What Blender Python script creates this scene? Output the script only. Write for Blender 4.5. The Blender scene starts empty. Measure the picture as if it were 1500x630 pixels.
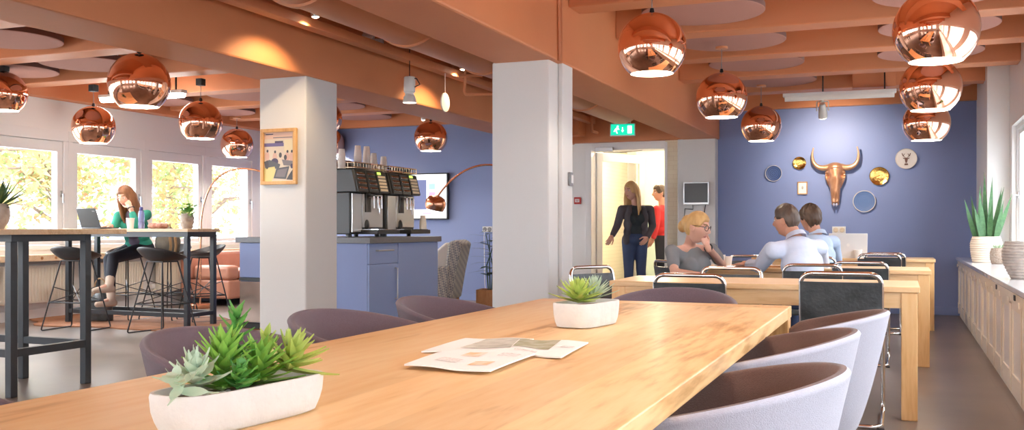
import bpy, bmesh, math, random
from mathutils import Vector, Matrix, Euler
random.seed(7)
V = Vector
PI = math.pi
C = bpy.context.scene.collection
SC = bpy.context.scene

# ------------------------------------------------------------------ camera
F, H0, HOR = 1402.0, 1.08, 334.0
YAW = math.radians(22.1)
cy, sy = math.cos(YAW), math.sin(YAW)
def at(px, py, d):
    l = (px-750)/F*d
    return V((cy*l - sy*d, sy*l + cy*d, H0 - (py-HOR)/F*d))
def atZ(px, py, z): return at(px, py, F*(H0-z)/(py-HOR))
def atY(px, py, Y): return at(px, py, Y/(cy + sy*(px-750)/F))
def atX(px, py, X): return at(px, py, X/(cy*(px-750)/F - sy))

cam_d = bpy.data.cameras.new('camera')
cam_d.sensor_width = 36; cam_d.lens = F/1500*36
cam_d.shift_y = (HOR-315)/1500
cam_d.clip_start = .02; cam_d.clip_end = 300
cam = bpy.data.objects.new('camera', cam_d)
cam.location = (0, 0, H0); cam.rotation_euler = (PI/2, 0, YAW)
C.objects.link(cam); SC.camera = cam

# ------------------------------------------------------------------ materials
def srgb(r, g, b):
    f = lambda c: (c/255/12.92 if c/255 <= .04045 else ((c/255+.055)/1.055)**2.4)
    return (f(r), f(g), f(b), 1)
def mat(name, col, rough=.5, metal=0, spec=.5, noise=None, bump=None, emit=None, coat=0, sheen=0, trans=0, scale_vec=(1,1,1), sss=0):
    """principled material; noise=(scale, other colour, amount, detail); bump=(scale, strength)"""
    m = bpy.data.materials.new(name); m.use_nodes = True
    nt = m.node_tree; b = nt.nodes['Principled BSDF']
    if len(col) == 3: col = (*col, 1)
    b.inputs['Base Color'].default_value = col
    b.inputs['Roughness'].default_value = rough
    b.inputs['Metallic'].default_value = metal
    b.inputs['Specular IOR Level'].default_value = spec
    b.inputs['Coat Weight'].default_value = coat
    b.inputs['Coat Roughness'].default_value = .12
    b.inputs['Sheen Weight'].default_value = sheen
    b.inputs['Transmission Weight'].default_value = trans
    if emit:
        b.inputs['Emission Color'].default_value = emit[0]; b.inputs['Emission Strength'].default_value = emit[1]
    if noise or bump:
        tc = nt.nodes.new('ShaderNodeTexCoord'); mp = nt.nodes.new('ShaderNodeMapping')
        mp.inputs['Scale'].default_value = scale_vec
        nt.links.new(tc.outputs['Object'], mp.inputs['Vector'])
    if noise:
        n = nt.nodes.new('ShaderNodeTexNoise'); n.inputs['Scale'].default_value = noise[0]
        n.inputs['Detail'].default_value = noise[3] if len(noise) > 3 else 4
        nt.links.new(mp.outputs[0], n.inputs['Vector'])
        r = nt.nodes.new('ShaderNodeValToRGB')
        r.color_ramp.elements[0].position = .5-.5*(1-noise[2]*.8); r.color_ramp.elements[1].position = .5+.5*(1-noise[2]*.8)
        oc = noise[1] if len(noise[1]) == 4 else (*noise[1], 1)
        r.color_ramp.elements[0].color = oc; r.color_ramp.elements[1].color = col
        nt.links.new(n.outputs['Fac'], r.inputs[0]); nt.links.new(r.outputs[0], b.inputs['Base Color'])
    if bump:
        n2 = nt.nodes.new('ShaderNodeTexNoise'); n2.inputs['Scale'].default_value = bump[0]; n2.inputs['Detail'].default_value = 3
        nt.links.new(mp.outputs[0], n2.inputs['Vector'])
        bp = nt.nodes.new('ShaderNodeBump'); bp.inputs['Strength'].default_value = bump[1]; bp.inputs['Distance'].default_value = .01
        nt.links.new(n2.outputs['Fac'], bp.inputs['Height']); nt.links.new(bp.outputs[0], b.inputs['Normal'])
    return m
def wood_mat(name, c_light, c_mid, c_dark, axis='Y', rough=.33, scale=2.0, coat=.15, plank=None):
    m = bpy.data.materials.new(name); m.use_nodes = True
    nt = m.node_tree; b = nt.nodes['Principled BSDF']; L = nt.links.new; N = nt.nodes.new
    tc = N('ShaderNodeTexCoord'); mp = N('ShaderNodeMapping')
    s = {'X': (.12, 1, 1), 'Y': (1, .12, 1), 'Z': (1, 1, .12)}[axis]
    mp.inputs['Scale'].default_value = s
    L(tc.outputs['Object'], mp.inputs['Vector'])
    n1 = N('ShaderNodeTexNoise'); n1.inputs['Scale'].default_value = scale*2; n1.inputs['Detail'].default_value = 6; n1.inputs['Distortion'].default_value = .8
    n2 = N('ShaderNodeTexNoise'); n2.inputs['Scale'].default_value = scale*30; n2.inputs['Detail'].default_value = 4
    L(mp.outputs[0], n1.inputs['Vector']); L(mp.outputs[0], n2.inputs['Vector'])
    mx = N('ShaderNodeMix'); mx.data_type = 'FLOAT'; mx.inputs[0].default_value = .35
    L(n1.outputs['Fac'], mx.inputs[2]); L(n2.outputs['Fac'], mx.inputs[3])
    r = N('ShaderNodeValToRGB'); e = r.color_ramp.elements
    e[0].position = .36; e[0].color = (*c_dark, 1); e[1].position = .62; e[1].color = (*c_light, 1)
    k = e.new(.46); k.color = (*c_mid, 1)
    L(mx.outputs[0], r.inputs[0])
    out = r.outputs[0]
    if plank:
        sep = N('ShaderNodeSeparateXYZ'); L(tc.outputs['Object'], sep.inputs[0])
        mt = N('ShaderNodeMath'); mt.operation = 'DIVIDE'; mt.inputs[1].default_value = plank
        L(sep.outputs['X' if axis == 'Y' else 'Y'], mt.inputs[0])
        fl = N('ShaderNodeMath'); fl.operation = 'FLOOR'; L(mt.outputs[0], fl.inputs[0])
        wn = N('ShaderNodeTexWhiteNoise'); wn.noise_dimensions = '1D'; L(fl.outputs[0], wn.inputs['W'])
        mr = N('ShaderNodeMapRange'); mr.inputs['To Min'].default_value = .86; mr.inputs['To Max'].default_value = 1.05; L(wn.outputs['Value'], mr.inputs['Value'])
        mm = N('ShaderNodeMix'); mm.data_type = 'RGBA'; mm.blend_type = 'MULTIPLY'; mm.inputs[0].default_value = 1
        L(out, mm.inputs[6]); L(mr.outputs[0], mm.inputs[7]); out = mm.outputs[2]
    if plank:    # darker knots and heartwood streaks
        mp3 = N('ShaderNodeMapping'); mp3.inputs['Scale'].default_value = (1, .22, 1) if axis == 'Y' else (.22, 1, 1); mp3.inputs['Location'].default_value = (3.7, 1.2, 0); L(tc.outputs['Object'], mp3.inputs['Vector'])
        n3 = N('ShaderNodeTexNoise'); n3.inputs['Scale'].default_value = 5.5; n3.inputs['Detail'].default_value = 3; n3.inputs['Distortion'].default_value = 1.2; L(mp3.outputs[0], n3.inputs['Vector'])
        r3 = N('ShaderNodeValToRGB'); r3.color_ramp.elements[0].position = .60; r3.color_ramp.elements[1].position = .76; L(n3.outputs['Fac'], r3.inputs[0])
        m3 = N('ShaderNodeMix'); m3.data_type = 'RGBA'; L(r3.outputs[0], m3.inputs[0]); L(out, m3.inputs[6]); m3.inputs[7].default_value = (*c_dark, 1); out = m3.outputs[2]
    L(out, b.inputs['Base Color'])
    b.inputs['Roughness'].default_value = rough; b.inputs['Coat Weight'].default_value = coat; b.inputs['Coat Roughness'].default_value = .2
    bp = N('ShaderNodeBump'); bp.inputs['Strength'].default_value = .08; bp.inputs['Distance'].default_value = .004
    L(n2.outputs['Fac'], bp.inputs['Height']); L(bp.outputs[0], b.inputs['Normal'])
    return m
def glass_mat(name, tint=(1,1,1,1), gloss=.08):
    m = bpy.data.materials.new(name); m.use_nodes = True; nt = m.node_tree
    for n in list(nt.nodes): nt.nodes.remove(n)
    o = nt.nodes.new('ShaderNodeOutputMaterial'); t = nt.nodes.new('ShaderNodeBsdfTransparent'); g = nt.nodes.new('ShaderNodeBsdfGlossy')
    t.inputs[0].default_value = tint; g.inputs['Roughness'].default_value = .02
    lw = nt.nodes.new('ShaderNodeLayerWeight'); lw.inputs['Blend'].default_value = .5
    pw = nt.nodes.new('ShaderNodeMath'); pw.operation = 'POWER'; pw.inputs[1].default_value = 4.0; nt.links.new(lw.outputs['Facing'], pw.inputs[0])
    fr = nt.nodes.new('ShaderNodeMath'); fr.operation = 'MULTIPLY_ADD'; fr.inputs[1].default_value = .5; fr.inputs[2].default_value = .03; nt.links.new(pw.outputs[0], fr.inputs[0])
    x = nt.nodes.new('ShaderNodeMixShader')
    nt.links.new(fr.outputs[0], x.inputs[0]); nt.links.new(t.outputs[0], x.inputs[1]); nt.links.new(g.outputs[0], x.inputs[2]); nt.links.new(x.outputs[0], o.inputs[0])
    return m
def emit_mat(name, col, s): return mat(name, (0,0,0,1), .6, emit=((*col, 1) if len(col) == 3 else col, s))

M = {}
M['orange'] = mat('orange_paint', (.67,.26,.11,1), .55, noise=(1.4, (.61,.225,.093), .3), bump=(25,.12))
M['orange_joist'] = mat('orange_joist_paint', (.63,.245,.11,1), .5, bump=(30,.1))
M['duct'] = mat('orange_duct_paint', (.62,.25,.115,1), .42, bump=(12,.1))
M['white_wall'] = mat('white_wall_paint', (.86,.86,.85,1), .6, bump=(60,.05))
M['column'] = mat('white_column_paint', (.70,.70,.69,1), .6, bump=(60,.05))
M['white_frame'] = mat('white_lacquer', (.86,.86,.86,1), .35)
M['blue_wall'] = mat('blue_wall_paint', (.22,.285,.53,1), .5, bump=(70,.05))
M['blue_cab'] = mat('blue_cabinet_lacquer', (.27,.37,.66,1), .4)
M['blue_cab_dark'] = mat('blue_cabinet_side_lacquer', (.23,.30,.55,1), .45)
M['grey_top'] = mat('grey_stone_worktop', (.135,.14,.155,1), .35, noise=(40,(.17,.175,.19),.2))
M['mauve_panel'] = mat('mauve_felt', (.46,.225,.18,1), .9, bump=(200,.2))
M['mauve_edge'] = mat('mauve_felt_edge', (.20,.105,.09,1), .9)
M['copper'] = mat('polished_copper', (.93,.50,.34,1), .035, metal=1)
M['copper_satin'] = mat('satin_copper', (.85,.42,.25,1), .25, metal=1)
M['chrome'] = mat('chrome', (.78,.78,.78,1), .08, metal=1)
M['steel'] = mat('brushed_steel', (.55,.55,.56,1), .3, metal=1)
M['black_metal'] = mat('black_powder_coat', (.022,.024,.028,1), .45)
M['dark_metal'] = mat('dark_grey_steel', (.035,.04,.047,1), .4)
M['black_leather'] = mat('black_leather', (.022,.025,.027,1), .36, bump=(60,.3), noise=(9,(.085,.095,.10),.75,6))
M['black_plastic'] = mat('black_plastic', (.025,.026,.028,1), .4)
M['grey_plastic'] = mat('grey_plastic', (.25,.25,.26,1), .5)
M['white_plastic'] = mat('white_plastic', (.78,.78,.76,1), .4)
M['paper'] = mat('paper', (.88,.86,.82,1), .7)
M['cup'] = mat('paper_cup_card', (.88,.85,.79,1), .6)
M['mauve_fabric'] = mat('mauve_wool', (.165,.115,.135,1), .85, bump=(400,.3), noise=(180,(.13,.085,.10),.4), sheen=.25)
M['brown_fabric'] = mat('brown_mauve_wool', (.165,.090,.072,1), .85, bump=(400,.3), noise=(180,(.13,.07,.055),.4), sheen=.15)
M['lilac_fabric'] = mat('pale_lilac_grey_wool', (.50,.49,.56,1), .85, bump=(400,.3), noise=(160,(.43,.42,.48),.4), sheen=.2)
M['piping'] = mat('lilac_piping', (.34,.25,.29,1), .8)
M['concrete'] = mat('pale_concrete', (.74,.73,.69,1), .7, noise=(14,(.62,.61,.57),.4), bump=(40,.35))
M['soil'] = mat('potting_soil', (.16,.09,.05,1), .95, noise=(120,(.34,.24,.16),.6), bump=(120,1))
M['pebble'] = mat('pebble', (.55,.48,.40,1), .8)
M['oak'] = wood_mat('honey_oak', (.91,.64,.34), (.85,.52,.23), (.52,.25,.08), 'Y', .44, 1.3, .05, plank=.19)
M['oak_end'] = wood_mat('honey_oak_edge', (.86,.55,.25), (.80,.45,.17), (.60,.30,.09), 'Y', .4, 2.5, .1)
M['oak_leg'] = wood_mat('honey_oak_leg', (.80,.47,.20), (.72,.39,.15), (.55,.27,.09), 'Z', .4, 2.5, .1)
M['beech'] = wood_mat('light_beech', (.90,.62,.34), (.85,.55,.27), (.76,.45,.20), 'X', .35, 2.0, .15)
M['beech_leg'] = wood_mat('light_beech_leg', (.88,.58,.28), (.83,.50,.22), (.74,.41,.16), 'Z', .4, 2.0, .1)
M['ply'] = wood_mat('pale_plywood', (.80,.62,.42), (.74,.54,.34), (.62,.42,.24), 'X', .45, 3.0, 0)
M['frame_wood'] = wood_mat('picture_frame_wood', (.75,.45,.18), (.66,.36,.13), (.5,.25,.08), 'Z', .45, 4.0, 0)
M['stand_wood'] = wood_mat('orange_brown_wood', (.52,.24,.08), (.44,.18,.055), (.3,.11,.03), 'Z', .45, 4.0, 0)
M['glass'] = glass_mat('window_glass')
M['glow'] = emit_mat('lamp_bulb_glow', (1,.86,.70), 9)
M['tube_glow'] = mat('tube_cover', (.80,.78,.74,1), .4)
M['red'] = mat('red_plastic', (.55,.05,.04,1), .4)

# ------------------------------------------------------------------ mesh builder
class MB:
    def __init__(s): s.v = []; s.f = []; s.m = []; s.cur = 0
    def add(s, vs, fs, X=None):
        o = len(s.v)
        if X is not None: vs = [X @ V(p) for p in vs]
        s.v += [tuple(p) for p in vs]; s.f += [tuple(i+o for i in f) for f in fs]; s.m += [s.cur]*len(fs); return s
    def slot(s, i): s.cur = i; return s
    def box(s, c, size, rot=None):
        x, y, z = size[0]/2, size[1]/2, size[2]/2
        vs = [(-x,-y,-z),(x,-y,-z),(x,y,-z),(-x,y,-z),(-x,-y,z),(x,-y,z),(x,y,z),(-x,y,z)]
        X = Matrix.Translation(V(c)) @ (Euler(rot).to_matrix().to_4x4() if rot else Matrix())
        return s.add(vs, [(3,2,1,0),(4,5,6,7),(0,1,5,4),(1,2,6,5),(2,3,7,6),(3,0,4,7)], X)
    def b2(s, a, b):
        """box between two corners"""
        lo = [min(a[i], b[i]) for i in range(3)]; hi = [max(a[i], b[i]) for i in range(3)]
        return s.box([(lo[i]+hi[i])/2 for i in range(3)], [hi[i]-lo[i] for i in range(3)])
    def bar(s, p0, p1, w, h=None):
        """square bar between points"""
        p0, p1 = V(p0), V(p1); d = p1-p0; L = d.length; h = h or w
        q = d.to_track_quat('Z', 'Y').to_matrix().to_4x4()
        X = Matrix.Translation((p0+p1)/2) @ q
        x, y, z = w/2, h/2, L/2
        vs = [(-x,-y,-z),(x,-y,-z),(x,y,-z),(-x,y,-z),(-x,-y,z),(x,-y,z),(x,y,z),(-x,y,z)]
        return s.add(vs, [(3,2,1,0),(4,5,6,7),(0,1,5,4),(1,2,6,5),(2,3,7,6),(3,0,4,7)], X)
    def tube(s, pts, r, n=10, closed=False, cap=True):
        """tube along a polyline; r a number or a list"""
        pts = [V(p) for p in pts]; N = len(pts); rs = r if isinstance(r, (list, tuple)) else [r]*N
        vs, fs = [], []; up = None
        for i, p in enumerate(pts):
            if closed: t = pts[(i+1) % N]-pts[i-1]
            else: t = pts[min(i+1, N-1)]-pts[max(i-1, 0)]
            if t.length < 1e-9: t = V((0,0,1))
            t.normalize()
            if up is None: up = t.orthogonal().normalized()
            else:
                up = up - t*up.dot(t)
                if up.length < 1e-6: up = t.orthogonal()
                up.normalize()
            w = t.cross(up)
            for k in range(n):
                a = 2*PI*k/n; vs.append(p + (up*math.cos(a) + w*math.sin(a))*rs[i])
        for i in range(N if closed else N-1):
            a, b = i*n, ((i+1) % N)*n
            for k in range(n): fs.append((a+k, a+(k+1) % n, b+(k+1) % n, b+k))
        if closed:   # align the last ring with the first
            pass
        if cap and not closed:
            fs.append(tuple(reversed(range(n)))); fs.append(tuple(range((N-1)*n, N*n)))
        return s.add(vs, fs)
    def cyl(s, p0, p1, r0, r1=None, n=16, cap=True): return s.tube([p0, p1], [r0, r0 if r1 is None else r1], n, cap=cap)
    def lathe(s, prof, n=32, X=None, a0=0, a1=2*PI, sx=1, sy_=1):
        """prof: list of (r, z); revolves round Z"""
        full = abs(a1-a0-2*PI) < 1e-6; nn = n if full else n+1
        vs, fs = [], []
        for r, z in prof:
            for k in range(nn):
                a = a0+(a1-a0)*k/n; vs.append((r*math.cos(a)*sx, r*math.sin(a)*sy_, z))
        for i in range(len(prof)-1):
            for k in range(n):
                k2 = (k+1) % nn; fs.append((i*nn+k, i*nn+k2, (i+1)*nn+k2, (i+1)*nn+k))
        return s.add(vs, fs, X)
    def sph(s, c, r, n=16, m=10, X=None):
        r = r if isinstance(r, (list, tuple, Vector)) else (r, r, r)
        vs = [(0,0,1)]; fs = []
        for i in range(1, m):
            t = PI*i/m
            for k in range(n): a = 2*PI*k/n; vs.append((math.sin(t)*math.cos(a), math.sin(t)*math.sin(a), math.cos(t)))
        vs.append((0,0,-1)); last = len(vs)-1
        for k in range(n): fs.append((0, 1+k, 1+(k+1) % n)); fs.append((last, last-n+(k+1) % n, last-n+k))
        for i in range(m-2):
            for k in range(n): a = 1+i*n; fs.append((a+k, a+n+k, a+n+(k+1) % n, a+(k+1) % n))
        T = Matrix.Translation(V(c)) @ (X.to_4x4() if X is not None else Matrix()) @ Matrix.Diagonal((r[0], r[1], r[2], 1))
        return s.add(vs, fs, T)
    def cap(s, p0, p1, r0, r1, n=12):
        s.tube([p0, p1], [r0, r1], n); s.sph(p0, r0, n, 8); s.sph(p1, r1, n, 8); return s
    def prism(s, poly, X, depth):
        """poly of (x, y), extruded in local z by depth, transformed by X"""
        n = len(poly)
        vs = [(x, y, 0) for x, y in poly]+[(x, y, depth) for x, y in poly]
        fs = [tuple(reversed(range(n))), tuple(range(n, 2*n))]+[(i, (i+1) % n, n+(i+1) % n, n+i) for i in range(n)]
        return s.add(vs, fs, X)
    def quad(s, a, b, c, d): return s.add([a, b, c, d], [(0,1,2,3)])
    def build(s, name, m, parent=None, smooth=35, bevel=0, seg=2, sub=0, loc=None, rot=None, fix=True):
        me = bpy.data.meshes.new(name); me.from_pydata(s.v, [], s.f)
        for x in (m if isinstance(m, (list, tuple)) else [m]): me.materials.append(x)
        me.polygons.foreach_set('material_index', s.m)
        if fix:
            bm = bmesh.new(); bm.from_mesh(me); bmesh.ops.recalc_face_normals(bm, faces=bm.faces); bm.to_mesh(me); bm.free()
        if smooth:
            me.polygons.foreach_set('use_smooth', [True]*len(me.polygons))
            me.set_sharp_from_angle(angle=math.radians(smooth))
        me.update()
        o = bpy.data.objects.new(name, me); C.objects.link(o)
        if parent is not None: o.parent = parent
        if loc is not None: o.location = loc
        if rot is not None: o.rotation_euler = rot
        if bevel:
            b = o.modifiers.new('bevel', 'BEVEL'); b.width = bevel; b.segments = seg; b.limit_method = 'ANGLE'; b.angle_limit = math.radians(40)
            b.harden_normals = False
        if sub:
            q = o.modifiers.new('subsurf', 'SUBSURF'); q.levels = sub; q.render_levels = sub
        return o
def tag(o, label, cat, group=None):
    o['label'] = label; o['category'] = cat
    if group: o['group'] = group
    return o
def struct(o): o['kind'] = 'structure'; return o
def empty(name, loc=(0,0,0), rz=0, label=None, cat=None, group=None):
    o = bpy.data.objects.new(name, None); C.objects.link(o); o.empty_display_size = .05
    o.location = loc; o.rotation_euler = (0, 0, rz)
    if label: tag(o, label, cat, group)
    return o
def copy_tree(o, parent=None, name=None):
    c = o.copy(); C.objects.link(c)
    if name: c.name = name
    if parent is not None: c.parent = parent
    for ch in list(o.children): copy_tree(ch, c)
    return c
def place(proto, used, loc, rz, label, group=None, scale=None):
    """first use moves the prototype, later uses copy it with its parts"""
    o = proto if not used else copy_tree(proto)
    used.append(1)
    o.location = loc; o.rotation_euler = (0, 0, rz); o['label'] = label
    if group: o['group'] = group
    if scale: o.scale = scale if isinstance(scale, (tuple, list)) else (scale,)*3
    return o
def fillet(pts, r, seg=6, closed=True):
    """round the corners of a polyline"""
    pts = [V(p) for p in pts]; out = []; n = len(pts)
    for i, p in enumerate(pts):
        if not closed and i in (0, n-1): out.append(p); continue
        a, b = pts[i-1], pts[(i+1) % n]
        da, db = (a-p), (b-p); rr = min(r, da.length*.45, db.length*.45)
        p0, p1 = p+da.normalized()*rr, p+db.normalized()*rr
        for k in range(seg+1):
            t = k/seg; out.append(p0*(1-t)**2 + p*2*t*(1-t) + p1*t*t)
    return out
def bez(p0, p1, p2, p3, n=16):
    p0, p1, p2, p3 = map(V, (p0, p1, p2, p3)); o = []
    for k in range(n+1):
        t = k/n; o.append(p0*(1-t)**3+p1*3*t*(1-t)**2+p2*3*t*t*(1-t)+p3*t**3)
    return o
def remesh(mb, voxel, smooth=4, fac=.5):
    """one continuous surface out of overlapping pieces: returns verts, faces"""
    o = mb.build('tmp', M['paper'], smooth=0, fix=True)
    r = o.modifiers.new('r', 'REMESH'); r.mode = 'VOXEL'; r.voxel_size = voxel
    if smooth:
        q = o.modifiers.new('s', 'SMOOTH'); q.factor = fac; q.iterations = smooth
    dg = bpy.context.evaluated_depsgraph_get(); dg.update()
    ev = o.evaluated_get(dg); me = ev.to_mesh()
    vs = [tuple(v.co) for v in me.vertices]; fs = [tuple(p.vertices) for p in me.polygons]
    ev.to_mesh_clear(); me0 = o.data
    bpy.data.objects.remove(o); bpy.data.meshes.remove(me0)
    return vs, fs
SKY, EXPO = 6.0, 1.5
# ================================================================== THE SETTING
XL, XR, YE, YB, ZT = -9.5, 1.08, 13.0, -4.0, 3.02
def floor_mat():
    m = bpy.data.materials.new('polished_floor'); m.use_nodes = True; nt = m.node_tree; b = nt.nodes['Principled BSDF']; L = nt.links.new; N = nt.nodes.new
    tc = N('ShaderNodeTexCoord')
    n = N('ShaderNodeTexNoise'); n.inputs['Scale'].default_value = .9; n.inputs['Detail'].default_value = 6; L(tc.outputs['Object'], n.inputs['Vector'])
    r = N('ShaderNodeValToRGB'); r.color_ramp.elements[0].color = (.15,.115,.095,1); r.color_ramp.elements[1].color = (.24,.19,.16,1)
    r.color_ramp.elements[0].position = .35; r.color_ramp.elements[1].position = .7
    L(n.outputs['Fac'], r.inputs[0])
    bk = N('ShaderNodeTexBrick'); bk.inputs['Scale'].default_value = 1; bk.inputs['Mortar Size'].default_value = .002; bk.inputs['Brick Width'].default_value = 1.2; bk.inputs['Row Height'].default_value = .6
    bk.inputs['Color1'].default_value = (1,1,1,1); bk.inputs['Color2'].default_value = (.9,.9,.9,1); bk.inputs['Mortar'].default_value = (.75,.75,.75,1)
    L(tc.outputs['Object'], bk.inputs['Vector'])
    mm = N('ShaderNodeMix'); mm.data_type = 'RGBA'; mm.blend_type = 'MULTIPLY'; mm.inputs[0].default_value = 1
    L(r.outputs[0], mm.inputs[6]); L(bk.outputs['Color'], mm.inputs[7]); L(mm.outputs[2], b.inputs['Base Color'])
    b.inputs['Roughness'].default_value = .32
    return m
M['floor'] = floor_mat()
struct(MB().b2((XL-.3, YB-.3, -.1), (XR+.4, 17, 0)).build('floor', M['floor'], smooth=0))
struct(MB().b2((XL-.3, YB-.3, ZT), (XR+.4, YE+.3, ZT+.15)).build('ceiling', M['orange'], smooth=0))

def wall_with_windows(name, xin, xout, spans, z0, z1, y0, y1, material):
    """wall along Y with one long opening per span, minus nothing else"""
    mb = MB()
    mb.b2((xin, y0, 0), (xout, y1, z0)); mb.b2((xin, y0, z1), (xout, y1, ZT))
    prev = y0
    for a, b in spans: mb.b2((xin, prev, z0), (xout, a, z1)); prev = b
    mb.b2((xin, prev, z0), (xout, y1, z1))
    return struct(mb.build(name, material, smooth=0))

WIN = [0]
def window(axis, wall, out, a, b, z0, z1, gl, opener=True, hside=1):
    """a window unit: frame with recessed sash, pane and handle. axis 'Y': wall plane x = wall, a..b along Y; 'X': wall plane y = wall.
    out = direction to the outside; gl = margins from the unit's edge to the glass (side, bottom, top)"""
    WIN[0] += 1
    def bx(mb, u0, u1, w0, w1, d0, d1):
        if axis == 'Y': mb.b2((wall+out*d0, u0, w0), (wall+out*d1, u1, w1))
        else: mb.b2((u0, wall+out*d0, w0), (u1, wall+out*d1, w1))
    s, bo, tp = gl
    f = MB(); s1 = s*.45
    bx(f, a, b, z0, z0+bo*.5, -.02, .14); bx(f, a, b, z1-tp*.5, z1, -.02, .14)
    bx(f, a, a+s1, z0+bo*.5, z1-tp*.5, -.02, .14); bx(f, b-s1, b, z0+bo*.5, z1-tp*.5, -.02, .14)
    fr = struct(f.build('window_%d' % WIN[0], M['white_frame'], smooth=0, bevel=.006))
    g = MB(); e = .004
    bx(g, a+s1+e, b-s1-e, z0+bo*.5+e, z0+bo, .0, .09); bx(g, a+s1+e, b-s1-e, z1-tp, z1-tp*.5-e, .0, .09)
    bx(g, a+s1+e, a+s, z0+bo, z1-tp, .0, .09); bx(g, b-s, b-s1-e, z0+bo, z1-tp, .0, .09)
    g.build('sash', M['white_frame'], fr, smooth=0, bevel=.006)
    p = MB(); bx(p, a+s, b-s, z0+bo, z1-tp, .05, .062)
    p.build('pane', M['glass'], fr, smooth=0)
    if opener:
        h = MB(); u = (b-s*.65) if hside > 0 else (a+s*.65); zc = (z0+z1)/2-.05
        bx(h, u-.014, u+.014, zc-.04, zc+.04, -.012, .0); bx(h, u-.009, u+.009, zc-.11, zc+.005, -.05, -.035); bx(h, u-.008, u+.008, zc-.012, zc+.005, -.045, -.005)
        h.build('window_handle', M['steel'], fr, bevel=.003)
    return fr
# ---- left wall, a run of windows
edges_l = [12.52, 11.375, 10.145, 8.855, 7.575, 6.295, 5.015, 3.735, 2.455, 1.175, -.105, -1.385, -2.665]
wall_with_windows('wall_left', XL, XL-.25, [(edges_l[-1], edges_l[0])], .82, 2.27, YB, YE, M['white_wall'])
for i in range(len(edges_l)-1):
    window('Y', XL, -1, edges_l[i+1], edges_l[i], .82, 2.27, (.155, .11, .26))
struct(MB().b2((XL, YB, 2.63), (XL+.18, YE, ZT)).build('ceiling_edge_beam', M['orange'], smooth=0, bevel=.01))
struct(MB().b2((XL, YB, 0), (XL+.02, YE, .12)).build('baseboard_left', M['white_frame'], smooth=0, bevel=.004))
# ---- right wall: pier near the end wall, then windows above the low cabinets
edges_r = [(9.95, 11.25), (8.5, 9.8), (7.05, 8.35), (5.6, 6.9), (4.15, 5.45), (2.7, 4.0), (1.25, 2.55), (-.2, 1.1), (-1.65, -.35), (-3.1, -1.8)]
wall_with_windows('wall_right', XR, XR+.28, list(reversed(edges_r)), .80, 2.15, YB, YE, M['white_wall'])
for a, b in edges_r: window('Y', XR+.06, 1, a, b, .80, 2.15, (.10, .09, .10), hside=1)
struct(MB().b2((.86, 11.46, 0), (XR, YE, ZT)).build('wall_right_pier', M['white_wall'], smooth=0, bevel=.006))
# ---- wall behind the camera, with unseen windows added to brighten camera-facing surfaces
sp = [(-8.6, -6.9), (-6.2, -4.6), (-3.9, -2.3), (-1.6, -.1)]
mb = MB(); mb.b2((XL, YB, 0), (XR, YB-.25, .8)); mb.b2((XL, YB, 2.27), (XR, YB-.25, ZT)); pv = XL
for a, b in sp: mb.b2((pv, YB, .8), (a, YB-.25, 2.27)); pv = b
mb.b2((pv, YB, .8), (XR, YB-.25, 2.27)); struct(mb.build('wall_back', M['white_wall'], smooth=0))
for a, b in sp: window('X', YB, -1, a, b, .8, 2.27, (.12, .1, .12))
# ---- end wall: blue, white door section, blue
struct(MB().b2((XL, YE, 0), (-4.9, YE+.2, ZT)).build('wall_end', M['blue_wall'], smooth=0))
struct(MB().b2((-2.3, YE, 0), (XR, YE+.2, ZT)).build('wall_end', M['blue_wall'], smooth=0))
DX0, DX1, DZ = -4.05, -3.0, 2.17
mb = MB(); mb.b2((-4.9, YE-.02, 0), (DX0-.03, YE+.2, ZT)); mb.b2((DX0-.03, YE-.02, DZ+.03), (DX1+.03, YE+.2, ZT)); mb.b2((DX1+.03, YE, 0), (-2.3, YE+.2, ZT))
struct(mb.build('wall_door_side', M['white_wall'], smooth=0))
M['brick'] = None
def brick_mat(name, c1, c2, mortar, sx=4.0):
    m = bpy.data.materials.new(name); m.use_nodes = True; nt = m.node_tree; b = nt.nodes['Principled BSDF']; L = nt.links.new; N = nt.nodes.new
    tc = N('ShaderNodeTexCoord'); mp = N('ShaderNodeMapping'); mp.inputs['Rotation'].default_value = (PI/2, 0, 0); L(tc.outputs['Object'], mp.inputs[0])
    k = N('ShaderNodeTexBrick'); k.inputs['Scale'].default_value = sx; k.inputs['Color1'].default_value = c1; k.inputs['Color2'].default_value = c2; k.inputs['Mortar'].default_value = mortar
    k.inputs['Mortar Size'].default_value = .012; L(mp.outputs[0], k.inputs['Vector']); L(k.outputs['Color'], b.inputs['Base Color']); b.inputs['Roughness'].default_value = .6
    return m
M['brick'] = brick_mat('cream_glazed_brick', (.86,.76,.58,1), (.84,.73,.55,1), (.77,.65,.48,1))
M['cream_brick'] = brick_mat('pale_corridor_brick', (.80,.74,.55,1), (.78,.71,.52,1), (.68,.60,.42,1))
struct(MB().b2((DX1+.01, YE-.05, 0), (-2.79, YE, 2.28)).build('wall_door_brick', M['brick'], smooth=0))
struct(MB().b2((-4.36, YE-.16, 2.28), (-2.68, YE-.02, ZT)).build('wall_door_bulkhead', M['orange'], smooth=0, bevel=.008))
struct(MB().b2((XL, YE-.1, 2.64), (-4.7, YE, ZT)).build('ceiling_edge_beam', M['orange'], smooth=0, bevel=.008))
struct(MB().b2((-2.3, YE-.1, 2.64), (XR, YE, ZT)).build('ceiling_edge_beam', M['orange'], smooth=0, bevel=.008))
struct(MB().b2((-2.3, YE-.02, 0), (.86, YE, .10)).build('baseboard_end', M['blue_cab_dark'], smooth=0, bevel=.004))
struct(MB().b2((XL, YE-.02, 0), (-4.9, YE, .10)).build('baseboard_end', M['blue_cab_dark'], smooth=0, bevel=.004))
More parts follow.
